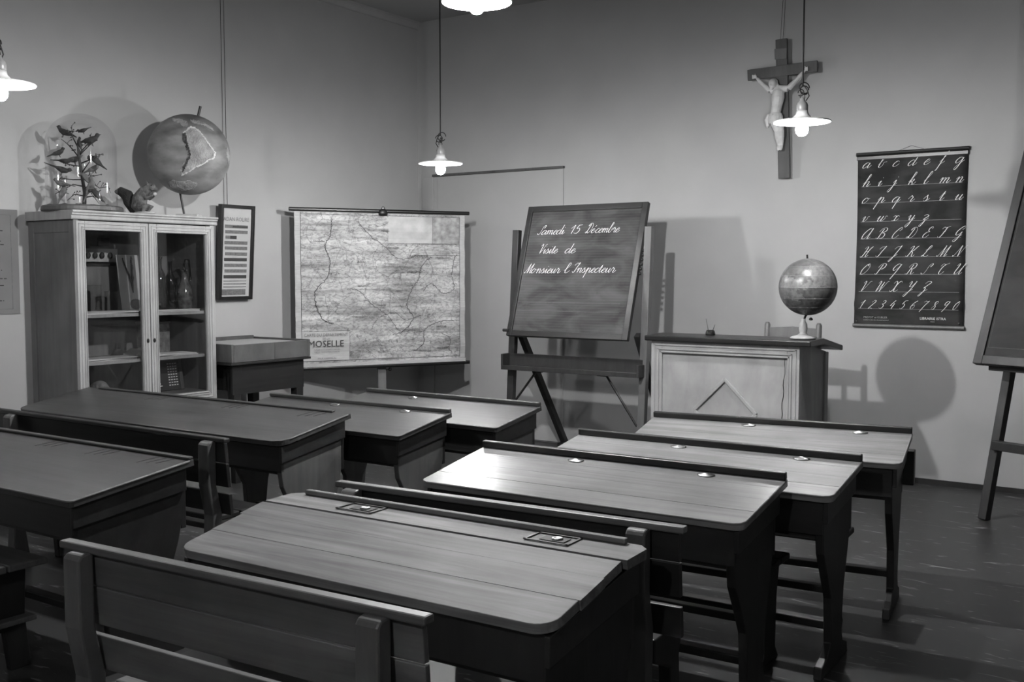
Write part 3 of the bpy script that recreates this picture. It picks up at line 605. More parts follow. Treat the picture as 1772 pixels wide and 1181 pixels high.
# ------------------------------------------------------------------ display cabinet with glass doors
CZ = 1.82
cab = thing('display_cabinet', 'pale wooden cabinet with two glazed doors against the left wall', 'cabinet', (-5.84, 4.098, 0), 90)
W2, DY = .512, .24
for s in (-1, 1):
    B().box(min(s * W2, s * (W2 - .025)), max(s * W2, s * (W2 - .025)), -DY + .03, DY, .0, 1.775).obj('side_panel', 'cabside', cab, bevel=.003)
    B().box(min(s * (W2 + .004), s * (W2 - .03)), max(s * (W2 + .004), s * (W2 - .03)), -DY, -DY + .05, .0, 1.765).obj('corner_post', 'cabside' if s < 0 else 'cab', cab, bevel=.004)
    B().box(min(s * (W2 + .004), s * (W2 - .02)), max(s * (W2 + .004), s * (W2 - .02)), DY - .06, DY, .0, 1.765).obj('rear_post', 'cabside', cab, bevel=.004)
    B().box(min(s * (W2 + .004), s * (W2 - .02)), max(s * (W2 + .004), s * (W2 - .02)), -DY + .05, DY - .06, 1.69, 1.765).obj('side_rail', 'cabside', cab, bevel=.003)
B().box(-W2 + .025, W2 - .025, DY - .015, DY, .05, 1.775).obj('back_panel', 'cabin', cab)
corn = [(-DY - .006, 1.765), (-DY - .010, 1.772), (-DY - .010, 1.788), (-DY - .018, 1.793), (-DY - .018, 1.803), (-DY - .026, 1.808), (-DY - .026, CZ), (DY, CZ), (DY, 1.765)]
B().prism(corn, lambda u, v, q: (q, u, v), -W2 - .022, W2 + .022).obj('cornice', 'cab', cab, bevel=.002)
for z in (1.195, .905, .655):
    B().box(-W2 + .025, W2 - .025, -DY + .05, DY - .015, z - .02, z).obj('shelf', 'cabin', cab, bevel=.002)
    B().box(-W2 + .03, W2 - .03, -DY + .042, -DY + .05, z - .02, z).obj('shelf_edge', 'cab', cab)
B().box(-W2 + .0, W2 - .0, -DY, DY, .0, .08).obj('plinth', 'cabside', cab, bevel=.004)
def cab_door(x0, x1, z0, z1, glazed, key):
    st = .056
    o = B(); y0, y1 = -DY - .004, -DY + .022
    o.box(x0, x0 + st, y0, y1, z0, z1); o.box(x1 - st, x1, y0, y1, z0, z1); o.box(x0 + st, x1 - st, y0, y1, z1 - st, z1); o.box(x0 + st, x1 - st, y0, y1, z0, z0 + st)
    dd = o.obj('door', 'cab', cab, bevel=.003)
    b = B()     # raised bead lines around the frame
    for off, hgt in ((.014, .004), (.034, .005), (.048, .006)):
        a0, a1, c0, c1 = x0 + off, x1 - off, z0 + off, z1 - off; wd = .006
        for q in ((a0, a0 + wd, c0, c1), (a1 - wd, a1, c0, c1), (a0, a1, c0, c0 + wd), (a0, a1, c1 - wd, c1)):
            b.box(q[0], q[1], y0 - hgt, y0 + .002, q[2], q[3])
    b.obj('bead', 'cab', dd, bevel=.0015)
    if glazed: B().box(x0 + st - .006, x1 - st + .006, -.5 * (-2 * y0 - .018) , y0 + .013, z0 + st - .006, z1 - st + .006).obj('glass_pane', 'glass', dd)
    else: B().box(x0 + st - .006, x1 - st + .006, y0 + .008, y0 + .016, z0 + st - .006, z1 - st + .006).obj('panel', 'cab', dd)
    if key:
        kx = x1 - .022 if key < 0 else x0 + .020
        B().lathe([(.009, 0), (.009, .003), (.003, .004)], 14, sy=1.6).obj('keyhole', 'dark', dd, loc=(kx, y0 - .001, (z0 + z1) / 2 - .16)).rotation_euler = (R(90), 0, 0)
    return dd
cab_door(-W2 + .012, -.003, .60, 1.758, True, -1)
cab_door(.003, W2 - .012, .60, 1.758, True, 1)
cab_door(-W2 + .012, -.003, .09, .585, False, 0)
cab_door(.003, W2 - .012, .09, .585, False, 0)

def onshelf(lx, ly, z): return (-5.84 - ly, 4.098 + lx, z)     # cabinet local -> world
S1, S2, S3 = 1.195, .905, .655
# specimen board at the back of the upper shelf
t = thing('specimen_board', 'specimen board with a row of dark samples inside the cabinet', 'display board', onshelf(-.11, .19, S1), 90)
B().box(-.19, .17, -.01, .01, 0, .30).obj('backing', 'cabside', t, bevel=.002)
B().box(-.19, .17, -.03, .01, .30, .315).obj('rail', 'dframe', t)
B().box(-.11, .17, -.018, -.010, .325, .41).obj('label_strip', 'card', t); B().box(-.19, -.11, -.012, -.004, .315, .42).obj('backing', 'stone', t)
for i, x in enumerate((-.17, -.10, -.05, 0, .05, .11)):
    B().ell((x, -.028, .366), (.018, .012, .022), nu=8, nv=5).obj('sample', 'ink', t)
B().box(.03, .11, -.018, -.01, .43, .48).obj('dark_plate', 'slate', t)
# pressed plant card
t = thing('plant_card', 'white card with a dried plant leaning in the cabinet', 'card', onshelf(.055, .02, S1 + .004), 90); t.rotation_euler = (R(-9), 0, R(90))
B().box(-.075, .085, -.002, .002, 0, .37).obj('sheet', 'card', t)
b = B(); b.tube([(.02, -.006, .12), (.01, -.006, .22), (-.03, -.006, .33)], [.003, .006, .002], 6); b.tube([(.02, -.006, .12), (.025, -.006, .24), (.035, -.006, .36)], [.003, .008, .003], 6)
for k in range(14):
    z = .2 + .011 * k; b.ell((.025 + .004 * math.sin(k) + (z - .2) * .06, -.008, z), (.008, .004, .006), nu=6, nv=4); b.ell((.008 - (z - .2) * .28, -.008, z), (.005, .004, .006), nu=6, nv=4)
b.obj('dried_stem', 'twig', t)
B().ell((.03, -.004, .045), (.045, .003, .035), nu=14, nv=6).obj('printed_oval', 'midink', t)
# beakers
for k, (lx, r, hh) in enumerate(((-.20, .045, .17), (-.08, .04, .13))):
    t = tag(B().lathe([(r * .9, 0), (r, .01), (r, hh), (r * 1.06, hh + .006), (r * .95, hh), (r * .93, .012), (.004, .006)], 20, closed=False).obj('glass_beaker', 'dome', smooth=True, loc=onshelf(lx, .05, S1)),
            ('tall clear glass beaker on the upper cabinet shelf', 'short clear glass beaker on the upper cabinet shelf')[k], 'beaker', 'glassware in the cabinet')
# bottles
def bottle(label, lx, ly, r, hh, neck, mat='bottle', kind='bottle'):
    t = thing('glass_bottle' if kind == 'bottle' else 'ceramic_jug', label, kind, onshelf(lx, ly, S1), 90, 'bottles in the cabinet')
    B().lathe([(r * .9, 0), (r, .01), (r, hh * .55), (r * .8, hh * .68), (neck, hh * .8), (neck, hh * .97), (neck * 1.3, hh * .98), (neck * 1.3, hh), (.003, hh)], 20).obj('body', mat, t, smooth=True)
    return t
bottle('tallest dark bottle at the back of the cabinet shelf', .33, .10, .045, .36, .015)
bottle('slim dark bottle between two others in the cabinet', .335, -.005, .036, .33, .013)
bottle('dark bottle with narrow neck beside the jug in the cabinet', .255, .03, .034, .26, .012)
j = thing('ceramic_jug', 'mottled glossy jug with a looped handle in the cabinet', 'jug', onshelf(.415, -.05, S1), 90, 'bottles in the cabinet')
B().lathe([(.04, 0), (.05, .02), (.054, .09), (.045, .16), (.024, .20), (.02, .26), (.026, .275), (.018, .27), (.003, .2)], 20).obj('body', 'jug', j, smooth=True)
B().tube([(.0, -.02, .25), (-.03, -.035, .30), (-.02, -.04, .34), (.015, -.03, .34), (.03, -.02, .28), (.035, -.02, .20)], .007, 8).obj('handle', 'bottle', j, smooth=True)
# papers and books on the shelves
def papers(label, lx, ly, z, w, dd, n, fan):
    t = thing('paper_stack', label, 'papers', onshelf(lx, ly, z), 90, 'papers in the cabinet')
    for k in range(n):
        o = B().box(-w / 2, w / 2, -dd / 2, dd / 2, 0, .004).obj('sheet', 'white' if k % 2 == 0 else 'card', t); o.location = (random.uniform(-.01, .01), -.004 * k, .0042 * k); o.rotation_euler = (0, 0, R(random.uniform(-fan, fan)))
papers('loose white papers under the plant card in the cabinet', -.24, -.11, S1, .38, .14, 4, 4)
papers('white papers before the bottles in the cabinet', .25, -.14, S1, .36, .08, 3, 3)
papers('spread white papers on the lower shelf behind the left door', -.25, -.10, S2, .36, .16, 4, 5)
papers('white papers on the lower shelf behind the right door', .22, -.09, S2, .38, .16, 3, 4)
t = thing('open_book', 'small open white book on the lower cabinet shelf', 'book', onshelf(.06, -.06, S2 + .013), 90)
for s in (-1, 1): B().prism([(0, 0), (s * .09, 0), (s * .088, .008), (s * .03, .040), (0, .030)], lambda u, v, q: (u, q, v), -.07, .07).obj('page_block', 'white', t)
t = thing('dark_box', 'dark textured box at the back of the lower shelf', 'box', onshelf(.27, .10, S2), 90)
B().box(-.09, .11, -.03, .06, 0, .20).obj('body', 'stone', t, bevel=.004); B().box(-.094, .114, -.034, .064, .20, .215).obj('lid', 'dpanel', t, bevel=.003)
t = thing('school_slate', 'wood-framed slate with white columns leaning in the cabinet bottom', 'slate', onshelf(.285, -.02, S3 + .004), 90); t.rotation_euler = (R(-10), 0, R(90))
B().box(-.11, .11, -.004, .004, 0, .20).obj('slate_plate', 'slate', t)
for x in (-.12, .12): B().box(x - .012, x + .012, -.007, .007, -.002, .215).obj('frame_side', 'chair', t, bevel=.002)
B().box(-.108, .108, -.007, .007, .2, .215).obj('frame_rail', 'chair', t)
b = B()
for i in range(9):
    for k in range(4): b.box(.015 + k * .02, .028 + k * .02, -.0052, -.0045, .03 + i * .018, .037 + i * .018)
b.box(-.08, -.04, -.0052, -.0045, .03, .036); b.box(-.08, -.05, -.0052, -.0045, .045, .05)
b.obj('chalk_marks', 'print', t)
t = tag(B().ell((0, 0, .05), (.075, .055, .06), nu=12, nv=8).ell((.06, .01, .03), (.05, .05, .04), nu=10, nv=6).obj('stone_specimen', 'stone', loc=onshelf(-.20, .02, S3 + .002), remesh=.006), 'rough grey stone specimen in the cabinet bottom', 'stone')

# ------------------------------------------------------------------ on the cabinet: dome with birds, squirrel, relief globe
dome = thing('bird_dome', 'glass dome with stuffed birds on a twig tree atop the cabinet', 'display', (-5.80, 3.775, CZ), 0)
DR, DH = .205, .60
B().lathe([(.232, 0), (.238, .008), (.236, .028), (.228, .036), (.004, .036)], 40).obj('base', 'dpanel', dome, smooth=False)
pr = [(DR, .030), (DR, DH - DR * .95)]
for k in range(1, 13):
    a = k / 12 * math.pi / 2; pr.append((max(.002, DR * math.cos(a)), DH - DR * .95 + DR * .95 * math.sin(a)))
B().lathe(pr, 48, closed=False).obj('dome', 'dome', dome, smooth=True)
def V(p): return Vector(p)
# view-facing axes of the display: right = along the view's right, toward the picture plane
ur, uf = Vector((.824, .566, 0)), Vector((-.566, .824, 0))
def dp(u, v, w=0.0): return ur * u + uf * w + Vector((0, 0, v))
B().tube([dp(.01, .03), dp(.012, .12, .01), dp(0, .24), dp(-.01, .34, -.01), dp(-.02, .42)], [.013, .011, .010, .008, .005], 8).obj('trunk', 'twig', dome, smooth=True)
brs = [[(0, .24), (.06, .30), (.12, .34)], [(-.01, .33), (-.05, .38), (-.09, .42), (-.13, .45)], [(-.01, .36), (.03, .42), (.04, .49)], [(0, .28), (-.07, .29), (-.13, .31)], [(0, .2), (.07, .22), (.13, .23)],
       [(.0, .2), (-.06, .2), (-.14, .21), (-.16, .17)], [(0, .16), (-.05, .17), (-.10, .14), (-.15, .11)], [(.01, .14), (.06, .18), (.10, .15), (.15, .16), (.16, .12)], [(-.01, .35), (.05, .40), (.10, .44)], [(.0, .30), (.08, .33), (.14, .36)],
       [(-.02, .40), (-.04, .46), (-.03, .52)], [(.01, .10), (-.04, .11), (-.08, .07)], [(.012, .09), (.07, .10), (.11, .05)], [(.0, .36), (-.08, .50), (.0, .50)]]
for i, br in enumerate(brs):
    b = B(); w0 = random.uniform(-.07, .07); n = len(br)
    pts = [dp(u, v, w0 * k / (n - 1)) for k, (u, v) in enumerate(br)]
    b.tube(pts, [.0045 - .003 * k / (n - 1) for k in range(n)], 6)
    for q in range(5):
        k = random.uniform(.3, 1) * (n - 1); a = int(min(k, n - 2)); p = pts[a].lerp(pts[a + 1], k - a); e = p + dp(random.uniform(-.03, .03), random.uniform(-.005, .03), random.uniform(-.02, .02))
        b.tube([p, p.lerp(e, .5) + Vector((0, 0, .004)), e], .0014, 5); b.ell(e, .0045, nu=6, nv=4)
    b.obj('branch', 'twig', dome, smooth=True)
def bird(u, v, w, s, ang, mat, tail=1.0, flip=1):
    """small perched bird: body, head, beak, tail as one mesh; ang = body pitch in the viewing plane"""
    s *= 1.4; b = B(); ca, sa = math.cos(R(ang)), math.sin(R(ang)); c = dp(u * 1.08, v, w)
    def q(a, h, d=0): return c + dp(flip * (a * ca - h * sa) * s, (a * sa + h * ca) * s, d * s)
    b.tube([q(-.9, -.02), q(-.5, 0), q(0, 0), q(.45, .12), q(.62, .26)], [.10 * s, .26 * s, .36 * s, .26 * s, .16 * s], 10)
    b.ell(q(.68, .36), .23 * s, nu=10, nv=7)
    b.tube([q(.85, .36), q(1.18, .36)], [.07 * s, .015 * s], 6)
    b.tube([q(-.7, 0), q(-1.0, -.02), q(-.95 - .9 * tail, -.1)], [.16 * s, .13 * s, .07 * s], 6)
    b.tube([q(.2, .15, .26), q(-.4, .1, .3), q(-1.0, -.02, .12)], [.10 * s, .14 * s, .03 * s], 6); b.tube([q(.2, .15, -.26), q(-.4, .1, -.3), q(-1.0, -.02, -.12)], [.10 * s, .14 * s, .03 * s], 6)
    b.obj('bird', mat, dome, smooth=True, remesh=.0035)
    l = B(); l.tube([q(0, -.3, .1), q(.05, -.62, .1)], .03 * s, 5); l.tube([q(0, -.3, -.1), q(.05, -.62, -.1)], .03 * s, 5); l.obj('bird_leg', 'twig', dome)
bird(-.085, .485, -.02, .040, 18, 'bird', .6, -1); bird(.005, .50, .02, .026, -25, 'bird', .8, -1)
bird(.075, .435, -.04, .044, 10, 'bird', .1, 1); bird(.01, .415, -.05, .028, 70, 'bird', .8, -1); bird(-.115, .36, -.03, .034, 15, 'bird', .8, 1)
bird(-.065, .305, -.06, .034, -8, 'bird', 1.2, 1); bird(-.095, .255, -.03, .040, -25, 'bird', 1.4, 1); bird(.095, .315, -.03, .040, 135, 'bird', .7, 1)
bird(-.10, .172, -.05, .036, 8, 'birdpale', 1.0, -1); bird(.07, .155, -.05, .044, 60, 'birdpale', .9, 1); bird(-.095, .125, -.03, .040, 62, 'birdpale', .6, 1)
bird(.105, .11, -.06, .040, 128, 'bird', .4, 1); bird(.04, .21, -.04, .040, 125, 'birdpale', 1.0, 1); bird(-.05, .325, .03, .04, 5, 'birdpale', .7, 1); bird(.06, .27, .03, .036, 20, 'birdpale', .8, 1)
b = B()
for k in range(46):
    a = random.uniform(0, 6.3); r = random.uniform(.03, .19); b.ell((r * math.cos(a), r * math.sin(a), .038), (random.uniform(.008, .02), random.uniform(.008, .02), .009), nu=6, nv=4)
b.obj('moss', 'twig', dome)['kind'] = 'stuff'

# squirrel
sq = thing('stuffed_squirrel', 'small stuffed squirrel gnawing a nut atop the cabinet', 'squirrel', (-5.74, 4.175, CZ), 0)
def sp(u, v, w=0.0): return ur * u + uf * w + Vector((0, 0, v))
b = B()
b.tube([sp(-.02, .02), sp(-.035, .055), sp(-.028, .105), sp(.0, .150), sp(.03, .172)], [.030, .050, .048, .036, .028], 12)
b.ell(sp(.045, .178), (.034, .030, .028), nu=12, nv=8); b.tube([sp(.055, .172), sp(.088, .160)], [.022, .009], 8)
for w in (-.018, .018):
    b.tube([sp(.030, .195, w), sp(.022, .222, w * 1.3)], [.010, .003], 6)
    b.tube([sp(.0, .135, w * 1.6), sp(.025, .105, w * 2.0), sp(.062, .125, w)], [.017, .012, .008], 8)
    b.tube([sp(-.02, .055, w * 2.2), sp(.025, .05, w * 2.6), sp(.0, .012, w * 2.4), sp(.05, .010, w * 2.2)], [.030, .024, .013, .009], 8)
b.obj('body', 'fur', sq, remesh=.005)
tl = B(); tl.tube([sp(-.03, .02, .03), sp(-.075, .03, .03), sp(-.105, .085, .03), (sp(-.12, .13, .03)), sp(-.165, .155, .03), sp(-.20, .150, .03)], [.014, .032, .040, .040, .030, .010], 12)
tl.obj('bushy_tail', 'furdark', sq, remesh=.006)
B().ell(sp(.068, .135), .013, nu=8, nv=6).obj('nut', 'corpus', sq, smooth=True)
for w in (-.024, .022): B().ell(sp(.056, .186, w), .006, nu=8, nv=6).obj('eye', 'black', sq, smooth=True)
B().ell(sp(.0, .0125), (.085, .06, .012), nu=16, nv=6).obj('plaster_base', 'corpus', sq, smooth=True)

# relief globe
GR = .270; gc = Vector((-5.80, 4.58, 2.246))
gl = thing('relief_globe', 'large relief globe showing South America on a tilted rod', 'globe', (gc.x, gc.y, CZ))
dz = gc.z - CZ
B().ell((0, 0, dz), GR, nu=64, nv=40).obj('sphere', 'globe_sea', gl, smooth=True)
vd = Vector((5.80, -4.58, -.80)).normalized()          # outward direction that carries South America
vr = Vector((-vd.y, vd.x, 0)).normalized(); vu = vd.cross(vr) * -1
if vu.z < 0: vu = -vu
vr = vu.cross(vd)
def onball(u, v, r): 
    k = math.sqrt(max(0.0, 1 - u * u - v * v)); return (vr * u + vu * v + vd * k) * (GR * r) + Vector((0, 0, dz))
def inside(poly, x, y):
    c = False; n = len(poly)
    for i in range(n):
        a, b2 = poly[i], poly[i - 1]
        if (a[1] > y) != (b2[1] > y) and x < (b2[0] - a[0]) * (y - a[1]) / (b2[1] - a[1]) + a[0]: c = not c
    return c
def continent(poly, mat, h, name='continent', seg=8):
    """outline with a rough coast, raised on the ball with its own thickness"""
    P = []
    n = len(poly)
    for i in range(n):
        a, c = poly[i], poly[(i + 1) % n]
        for k in range(seg):
            t_ = k / seg; j = .012 if k else 0
            P.append((a[0] + (c[0] - a[0]) * t_ + random.uniform(-j, j), a[1] + (c[1] - a[1]) * t_ + random.uniform(-j, j)))
    cu = sum(p[0] for p in P) / len(P); cv = sum(p[1] for p in P) / len(P)
    bm = bmesh.new(); step = .035
    us = [p[0] for p in P]; vs_ = [p[1] for p in P]; cells = {}
    def vert(i, j):
        if (i, j) not in cells:
            u, v = min(us) + i * step * .5, min(vs_) + j * step * .5
            cells[(i, j)] = bm.verts.new(onball(u, v, 1 + h * random.uniform(.55, 1.25)))
        return cells[(i, j)]
    ni, nj = int((max(us) - min(us)) / step * 2) + 1, int((max(vs_) - min(vs_)) / step * 2) + 1
    for i in range(ni):
        for j in range(nj):
            u, v = min(us) + (i + .5) * step * .5, min(vs_) + (j + .5) * step * .5
            if inside(P, u, v) and u * u + v * v < .97: bm.faces.new((vert(i, j), vert(i + 1, j), vert(i + 1, j + 1), vert(i, j + 1)))
    ex = bmesh.ops.extrude_face_region(bm, geom=list(bm.faces)); O = Vector((0, 0, dz))
    for e in ex['geom']:
        if isinstance(e, bmesh.types.BMVert): e.co = O + (e.co - O).normalized() * GR * .985
    bmesh.ops.recalc_face_normals(bm, faces=bm.faces)
    me = bpy.data.meshes.new(name); bm.to_mesh(me); bm.free(); me.materials.append(M[mat])
    o = bpy.data.objects.new(name, me); COL.objects.link(o); o.parent = gl; return o
SA = [(-.01, .58), (.06, .63), (.16, .62), (.30, .48), (.41, .33), (.50, .2), (.59, .07), (.55, -.05), (.44, -.10), (.30, -.2), (.16, -.26), (.02, -.36), (-.14, -.46), (-.17, -.33), (-.08, -.15), (.0, 0), (-.04, .18), (-.1, .36), (-.1, .5)]
def grow(p, k):
    a = sum(q[0] for q in p) / len(p); b_ = sum(q[1] for q in p) / len(p); return [(a + (x - a) * k, b_ + (y - b_) * k) for x, y in p]
continent(grow(SA, 1.10), 'shore', .004, 'shallow_shelf')
continent(SA, 'globe_land', .020)
continent([(-.12, .5), (-.06, .5), (-.04, .3), (.02, .1), (.05, 0), (-.02, -.15), (-.10, -.33), (-.16, -.42), (-.15, -.3), (-.06, -.14), (.0, 0), (-.05, .18), (-.13, .36)], 'globe_ridge', .045, 'mountain_ridge')
continent([(-.38, .86), (-.2, .84), (.0, .78), (-.02, .68), (-.12, .66), (-.2, .74), (-.34, .78)], 'globe_land', .018)
continent([(.05, .84), (.3, .82), (.55, .68), (.6, .6), (.35, .72), (.08, .78)], 'globe_land', .014)
continent([(-.52, -.68), (-.36, -.62), (-.2, -.66), (.0, -.62), (.2, -.7), (.1, -.82), (-.2, -.88), (-.42, -.80)], 'globe_land', .016)
continent([(.90, .22), (.96, .1), (.975, -.1), (.93, -.2), (.9, -.05)], 'globe_land', .014)
ax = (vu * .97 + vr * .24).normalized(); O = Vector((0, 0, dz))
B().tube([O + ax * GR * .96, O + ax * GR * 1.24], .009, 8).obj('axis_rod', 'black', gl)
bot = O - ax * GR * .97
B().tube([bot, Vector((ur.x * -.04, ur.y * -.04, .02))], [.007, .007], 8).obj('stand_rod', 'dark', gl)
b = B(); c0 = ur * -.01; b.prism([(-.075, -.05), (.075, -.05), (.075, .05), (-.075, .05)], lambda u, v, q: c0 + ur * u + uf * v + Vector((0, 0, q)), 0, .025); b.obj('stand_base', 'corpus', gl, bevel=.006)

# ------------------------------------------------------------------ left wall: framed chart, poster
t = thing('framed_chart', 'narrow framed chart of dark strips on the left wall', 'picture', (XL, 5.215, 1.25), 90)
t.rotation_euler = (R(4), 0, R(90))
W, HT = .148, .705
for x in (-W, W): B().box(x - .012, x + .012, -.05, -.012, 0, HT).obj('frame_side', 'black', t, bevel=.002)
for z in (0, HT - .024): B().box(-W + .012, W - .012, -.05, -.012, z, z + .024).obj('frame_rail', 'black', t, bevel=.002)
B().box(-W + .012, W - .012, -.032, -.026, .024, HT - .024).obj('sheet', 'card', t)
print_mesh('ADAN ROLIRE', .042, 'lettering', 'midink', t, (-.005, -.0335, .585), sx=.9)
zs = [.545, .505, .465, .425, .385, .342, .300, .257, .215, .172]
for i, z in enumerate(zs):
    x1 = .105 if i != 2 else .0
    B().box(-.11 + .004 * (i % 3), x1, -.0345, -.032, z - .012, z + .012).obj('printed_strip', 'midink' if i not in (6, 9) else 'ink', t)
B().box(-.06, .0, -.0352, -.0345, .453, .477).obj('printed_strip', 'ink', t)
B().box(-.04, .105, -.0352, -.0345, .538, .550).obj('printed_strip', 'ink', t)
for z in (.14, .118, .096): B().box(-.11, .105, -.0345, -.032, z - .003, z + .003).obj('printed_line', 'midink', t)
B().box(-.122, .10, -.0345, -.032, .035, .078).obj('printed_strip', 'midink', t)
for k, y in enumerate((5.155, 5.185)):
    tag(B().tube([(XL + .006, y, 1.95), (XL + .004, y, ZC - .06)], .0016, 5).obj('hanging_wire', 'dark'), ('hanging wire above the framed chart, nearer the cabinet', 'hanging wire above the framed chart, nearer the corner')[k], 'wire', 'picture wires')
t = thing('wall_poster', 'printed text poster on the left wall beside the cabinet', 'poster', (XL, 3.17, 1.195), 90)
B().box(-.38, .38, -.006, -.001, 0, .64).obj('sheet', 'poster', t)
b = B()
for q in ((-.34, .335, .03, .033), (-.34, .335, .605, .608), (-.34, -.337, .03, .608), (.332, .335, .03, .608)): b.box(q[0], q[1], -.0072, -.0062, q[2], q[3])
b.obj('printed_border', 'midink', t)
b = B(); z = .575
while z > .05:
    x = -.31 + random.uniform(0, .04); end = random.uniform(.2, .32); hh = random.choice((.006, .006, .009))
    if random.random() < .12: z -= .03
    while x < end:
        w_ = random.uniform(.01, .05); b.box(x, min(x + w_, end), -.0072, -.0062, z - hh, z); x += w_ + .009
    z -= .021
b.obj('printed_text', 'ink', t)

# ------------------------------------------------------------------ sand tray on a dark table
t = thing('sand_table', 'dark table carrying a shallow wooden sand tray beyond the cabinet', 'table', (-5.80, 5.025, 0), 90)
X2, Y2 = .365, .30
for s in (-1, 1):
    B().box(min(s * X2, s * (X2 - .02)), max(s * X2, s * (X2 - .02)), -Y2, Y2, .838, .963).obj('tray_side', 'dpanel', t, bevel=.003)
for i, (xa, xb) in enumerate(((-X2 + .02, .02), (.02, X2 - .02))): B().box(xa + .001, xb - .001, -Y2, -Y2 + .02, .838, .958).obj('tray_board', 'tray', t, bevel=.002)
B().box(-X2 + .02, X2 - .02, Y2 - .02, Y2, .838, .975).obj('tray_board', 'dpanel', t, bevel=.003)
B().box(-X2 + .02, X2 - .02, -Y2 + .02, Y2 - .02, .838, .948).obj('sand', 'sand', t)
B().box(-X2 - .01, X2 + .0, -Y2 - .008, Y2, .82, .836).obj('table_top', 'dframe', t, bevel=.003)
B().box(-X2 + .03, X2 - .04, -Y2 + .03, -Y2 + .05, .615, .82).obj('apron', 'bframe', t); B().box(-X2 + .03, X2 - .04, Y2 - .05, Y2 - .03, .615, .82).obj('apron', 'bframe', t)
for s in (-1, 1):
    B().box(s * (X2 - .06) - .01, s * (X2 - .06) + .01, -Y2 + .05, Y2 - .05, .64, .82).obj('apron', 'bframe', t)
    for q in (-1, 1):
        B().prism([(-.036, -.036), (.036, -.036), (.036, .036), (-.036, .036)], lambda u, v, z, s=s, q=q: (s * (X2 - .075) + u * (.65 + .35 * z / .82), q * (Y2 - .065) + v * (.65 + .35 * z / .82), z), 0, .82).obj('leg', 'bframe', t, bevel=.003)

# ------------------------------------------------------------------ wall map on a stand
MA = R(60); ml = Vector((-6.0, 5.672, 0)); mw = 1.518; mid = ml + Vector((math.cos(MA), math.sin(MA), 0)) * mw / 2
t = thing('wall_map', 'rolled-out map of the Moselle department hanging before the corner', 'map', (mid.x, mid.y, 0), 60)
ZT, ZB = 1.945, .692; hw = mw / 2 - .04
b = B(); nx, nz = 24, 40; vs = []; fs = []
def mapy(x, z): return .006 * math.sin(z * 19 + x * 1.3) * (.5 + .5 * math.sin(x * 3 + 1)) + .003 * math.sin(z * 41 + x * 2)
for th in (0, 1):
    for j in range(nz + 1):
        for i in range(nx + 1):
            x = -hw + 2 * hw * i / nx; z = ZB + .02 + (ZT - ZB - .04) * j / nz; vs.append((x, mapy(x, z) + th * .002, z))
N1 = (nx + 1) * (nz + 1)
for th in (0, 1):
    for j in range(nz):
        for i in range(nx):
            q = th * N1 + j * (nx + 1) + i; fs.append((q, q + 1, q + nx + 2, q + nx + 1))
rim = [i for i in range(nx + 1)] + [j * (nx + 1) + nx for j in range(1, nz + 1)] + [nz * (nx + 1) + i for i in range(nx - 1, -1, -1)] + [j * (nx + 1) for j in range(nz - 1, 0, -1)]
fs += [(rim[i], rim[(i + 1) % len(rim)], rim[(i + 1) % len(rim)] + N1, rim[i] + N1) for i in range(len(rim))]
b.add(vs, fs); b.obj('map_sheet', 'map', t, smooth=False)
for z, name in ((ZT, 'top_rod'), (ZB, 'bottom_rod')):
    B().tube([(-mw / 2, 0, z), (mw / 2, 0, z)], .0155, 12).obj(name, 'black', t, smooth=False)
    if z == ZB: B().box(-hw, hw, -.014, -.010, z + .012, z + .040).obj('bottom_batten', 'mapedge', t)
b = B()
def strip(b, x0, x1, z0, z1, off=.0022):
    n = max(1, int(abs(x1 - x0) / .06)); m = max(1, int(abs(z1 - z0) / .03))
    vs = [(x0 + (x1 - x0) * i / n, mapy(x0 + (x1 - x0) * i / n, z0 + (z1 - z0) * j / m) - off, z0 + (z1 - z0) * j / m) for j in range(m + 1) for i in range(n + 1)]
    b.add(vs, [(j * (n + 1) + i, j * (n + 1) + i + 1, (j + 1) * (n + 1) + i + 1, (j + 1) * (n + 1) + i) for j in range(m) for i in range(n)])
e0, e1, f0, f1 = -hw + .045, hw - .045, ZB + .055, ZT - .035
for q in ((e0, e0 + .004, f0, f1), (e1 - .004, e1, f0, f1), (e0, e1, f0, f0 + .004), (e0, e1, f1 - .003, f1)): strip(b, *q)
strip(b, e0, e0 + .39, .985, .987); strip(b, e0 + .39, e0 + .392, f0, .987)
strip(b, -.02 + .03, e1, 1.685, 1.687); strip(b, .43, .432, 1.687, f1); strip(b, .30, .302, 1.59, 1.687); strip(b, .30, e1, 1.59, 1.592)
b.obj('printed_border', 'ink', t)
for q in ((-hw, e0, ZB + .045, ZT - .02, .0015), (e1, hw, ZB + .045, ZT - .02, .0015), (e0 + .004, e0 + .388, f0 + .004, .983, .0015), (.05, .43, 1.69, f1 - .004, .0012)):
    b = B(); strip(b, *q); b.obj('paper_margin' if q[0] in (-hw, e1) else 'blank_panel', 'mapedge' if q[0] < .04 or q[0] == e1 else 'blank', t)
b = B(); strip(b, .432, e1 - .004, 1.69, f1 - .004, .0018); b.obj('inset_plan', 'inset', t)
def mprint(s, size, x, z, mat='ink', align='CENTER', sx=1.0): print_mesh(s, size, 'lettering', mat, t, (x, -.0125, z), align, sx=sx)
mprint('CARTE DU D\u00c9PARTEMENT', .034, e0 + .195, .945, 'midink', sx=.88); mprint('DE LA', .022, e0 + .195, .918, 'midink'); mprint('MOSELLE', .072, e0 + .195, .862, sx=1.0)
for k, z in enumerate((.835, .815)): mprint('PUBLI\u00c9E SOUS LA DIRECTION DE', .014, e0 + .2, z, 'midink')
mprint('PAUL KAEPPELIN', .02, e0 + .2, f0 + .015, 'midink')
